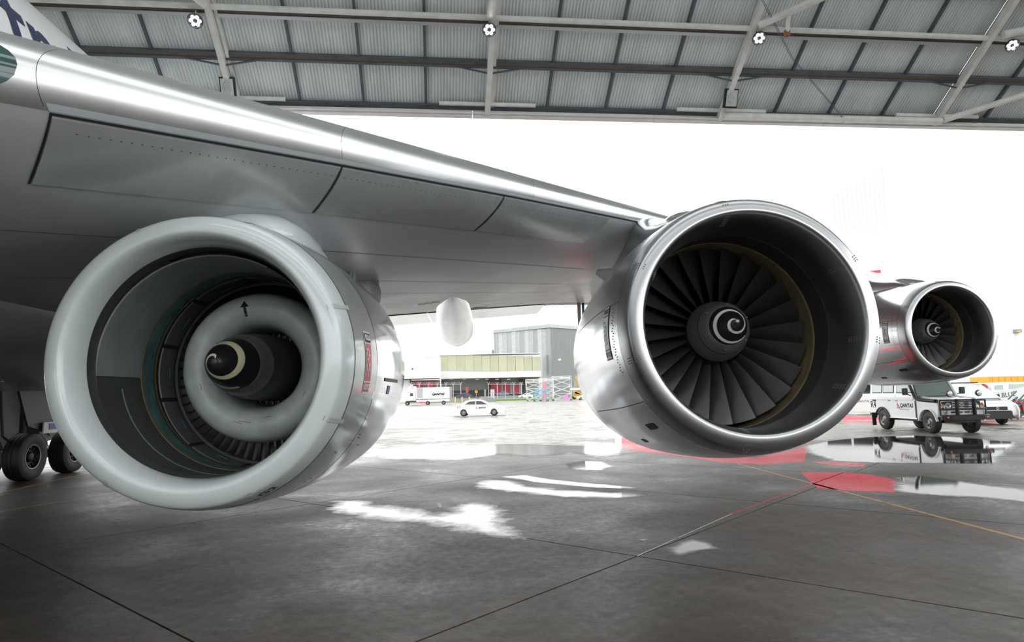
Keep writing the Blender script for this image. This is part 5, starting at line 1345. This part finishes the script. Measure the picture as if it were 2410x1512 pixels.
S = thing('warning_sign', 'round yellow warning sign on a thin post by the gate', 'sign', base(1121, 200))
a = at(1121, 922.5, 200)
MB().lathe([(0, 0), (0, .42), (.05, .42), (.05, 0)], 24, 'y', a).build('sign_disc', M['yellow'], S, world=S.location)
MB().bar(a+Vector((0, .1, 0)), Vector((a.x, 200.1, 0)), .08).build('post', M['galv'], S, world=S.location)
b = MB(); b.prism([(-.14, -.1), (.14, -.1), (0, .16)], lambda x, z: a+Vector((x, -.02, z)), lambda x, z: a+Vector((x, -.05, z))); b.build('sign_symbol', M['black'], S, world=S.location)
GR = MB(); q0, q1 = at(1165, 943, 205), at(1300, 945, 205)
GR.box(((q0.x+q1.x)/2, 206, .25), (q1.x-q0.x, 10, .5)).build('grass_verge', M['grass'])
o = bpy.data.objects['grass_verge']; tag(o, 'strip of bright green grass beside the gate', 'grass', kind='stuff')
def stand(nm, label, x0, x1, yt, yb, Y, m, levels=3, group='access stands on the far apron', lean=0.0, rail=7):
    a, c = at(x0, yb, Y), at(x1, yt, Y); t = thing(nm, label, 'access stand', ((a.x+c.x)/2, Y, 0), 0, group)
    w = abs(c.x-a.x)/2; zt = c.z; d = 2.5; r = .11
    zp = zt-(at(x0, yt, Y).z-at(x0, yt+rail, Y).z)
    for sx in (-1, 1):
        for sy in (0, d):
            MB().bar((sx*w*(1+lean), sy, 0), (sx*w, sy, zp), r).build('leg', m, t)
            MB().lathe([(-.08, 0), (-.08, .22), (.08, .22), (.08, 0)], 12, 'x', (sx*w*(1+lean), sy, .22)).build('castor', M['rubber'], t)
    MB().box((0, d/2, zp), (2*w, d, .18)).build('platform', m, t)
    for z in (zt, (zt+zp)/2):
        for sy in (0, d): MB().bar((-w, sy, z), (w, sy, z), r*.8).build('guard_rail', m, t)
        for sx in (-1, 1): MB().bar((sx*w, 0, z), (sx*w, d, z), r*.8).build('guard_rail', m, t)
    n = max(2, int(2*w/1.6))
    for k in range(n+1):
        for sy in (0, d): MB().bar((-w+2*w*k/n, sy, zp), (-w+2*w*k/n, sy, zt), r*.7).build('rail_post', m, t)
    for k in range(levels):
        z0, z1 = zp*k/levels, zp*(k+1)/levels
        for sy in (0, d):
            MB().bar((-w, sy, z0+.2), (w, sy, z1), r*.8).build('brace', m, t)
            MB().bar((w, sy, z0+.2), (-w, sy, z1), r*.8).build('brace', m, t)
            MB().bar((-w, sy, z1), (w, sy, z1), r*.8).build('cross_tube', m, t)
    return t
stand('access_stand', 'white lattice access stand left of the group, beside the white hatchback', 1240, 1275, 893, 942, 168, M['stair_white'], 3, lean=-.12)
stand('access_stand', 'white lattice access stand in the middle, behind the light blue frame', 1272, 1302, 890, 942, 172, M['stair_white'], 4)
stand('access_stand', 'tall white access stand with caged platform at the right of the group', 1303, 1344, 885, 942, 168, M['stair_white'], 3)
stand('blue_frame_stand', 'low light blue tubular stand among the white access stands', 1262, 1286, 917, 943, 160, M['ltblue'], 1, rail=3, lean=.25)
stand('yellow_boom_stand', 'yellow scissor platform beside the chrome engine', 1358, 1378, 882, 936, 190, M['yellow'], 3, lean=.5)
YB = thing('yellow_loader', 'yellow folded boom machine under the scissor platform', 'loader', base(1362, 186))
for x0, y0, x1, y1 in ((1350, 922, 1372, 934), (1352, 925, 1385, 930), (1372, 905, 1388, 930), (1350, 934, 1392, 934)):
    MB().bar(at(x0, y0, 186), at(x1, y1, 186), .5).build('boom', M['yellow'], YB, world=YB.location)
pbox(YB, 'chassis', 1346, 932, 1392, 938, 186, 2, M['gear']); pbox(YB, 'rail_box', 1344, 913, 1378, 919, 188, 1, M['decal_white'])
for x in (1352, 1384):
    a = at(x, 938, 186); MB().lathe([(-.2, .2), (-.2, .5), (.2, .5), (.2, .2)], 16, 'y', (a.x, 186.2, .5)).build('tyre', M['rubber'], YB, world=YB.location)
for (x, yb, yt, c, lab) in ((1281, 920, 898, 'pink_red', 'pink-red upright panel between the white access stands'), (1333, 938, 929, 'pink', 'small magenta cover at the foot of the right access stand')):
    a, tp = at(x, yb, 166), at(x, yt, 166); o = thing('equipment_cover', lab, 'cover', (a.x, 166, 0), 0)
    b = MB(); b.loft([[Vector((sx*.55, sy*.3, 0)) for sx, sy in ((-1, -1), (1, -1), (1, 1), (-1, 1))], [Vector((sx*.4, sy*.25, tp.z)) for sx, sy in ((-1, -1), (1, -1), (1, 1), (-1, 1))]]); b.build('cover_cloth', M[c], o, bevel=.06)
    MB().box((0, 0, .08), (1.3, .8, .12)).build('trolley', M['galv'], o)
# the public road behind the gate lies on a low embankment
for n_, (x, y, z) in enumerate(ROAD):
    if z > .05:
        b = MB(); b.loft([[Vector((x-9, y-3.2, -.02)), Vector((x+9, y-3.2, -.02)), Vector((x+9, y+3.2, -.02)), Vector((x-9, y+3.2, -.02))], [Vector((x-8, y-2.4, z)), Vector((x+8, y-2.4, z)), Vector((x+8, y+2.4, z)), Vector((x-8, y+2.4, z))]])
        o = b.build('road_bank', M['asphalt']); tag(o, kind='structure')
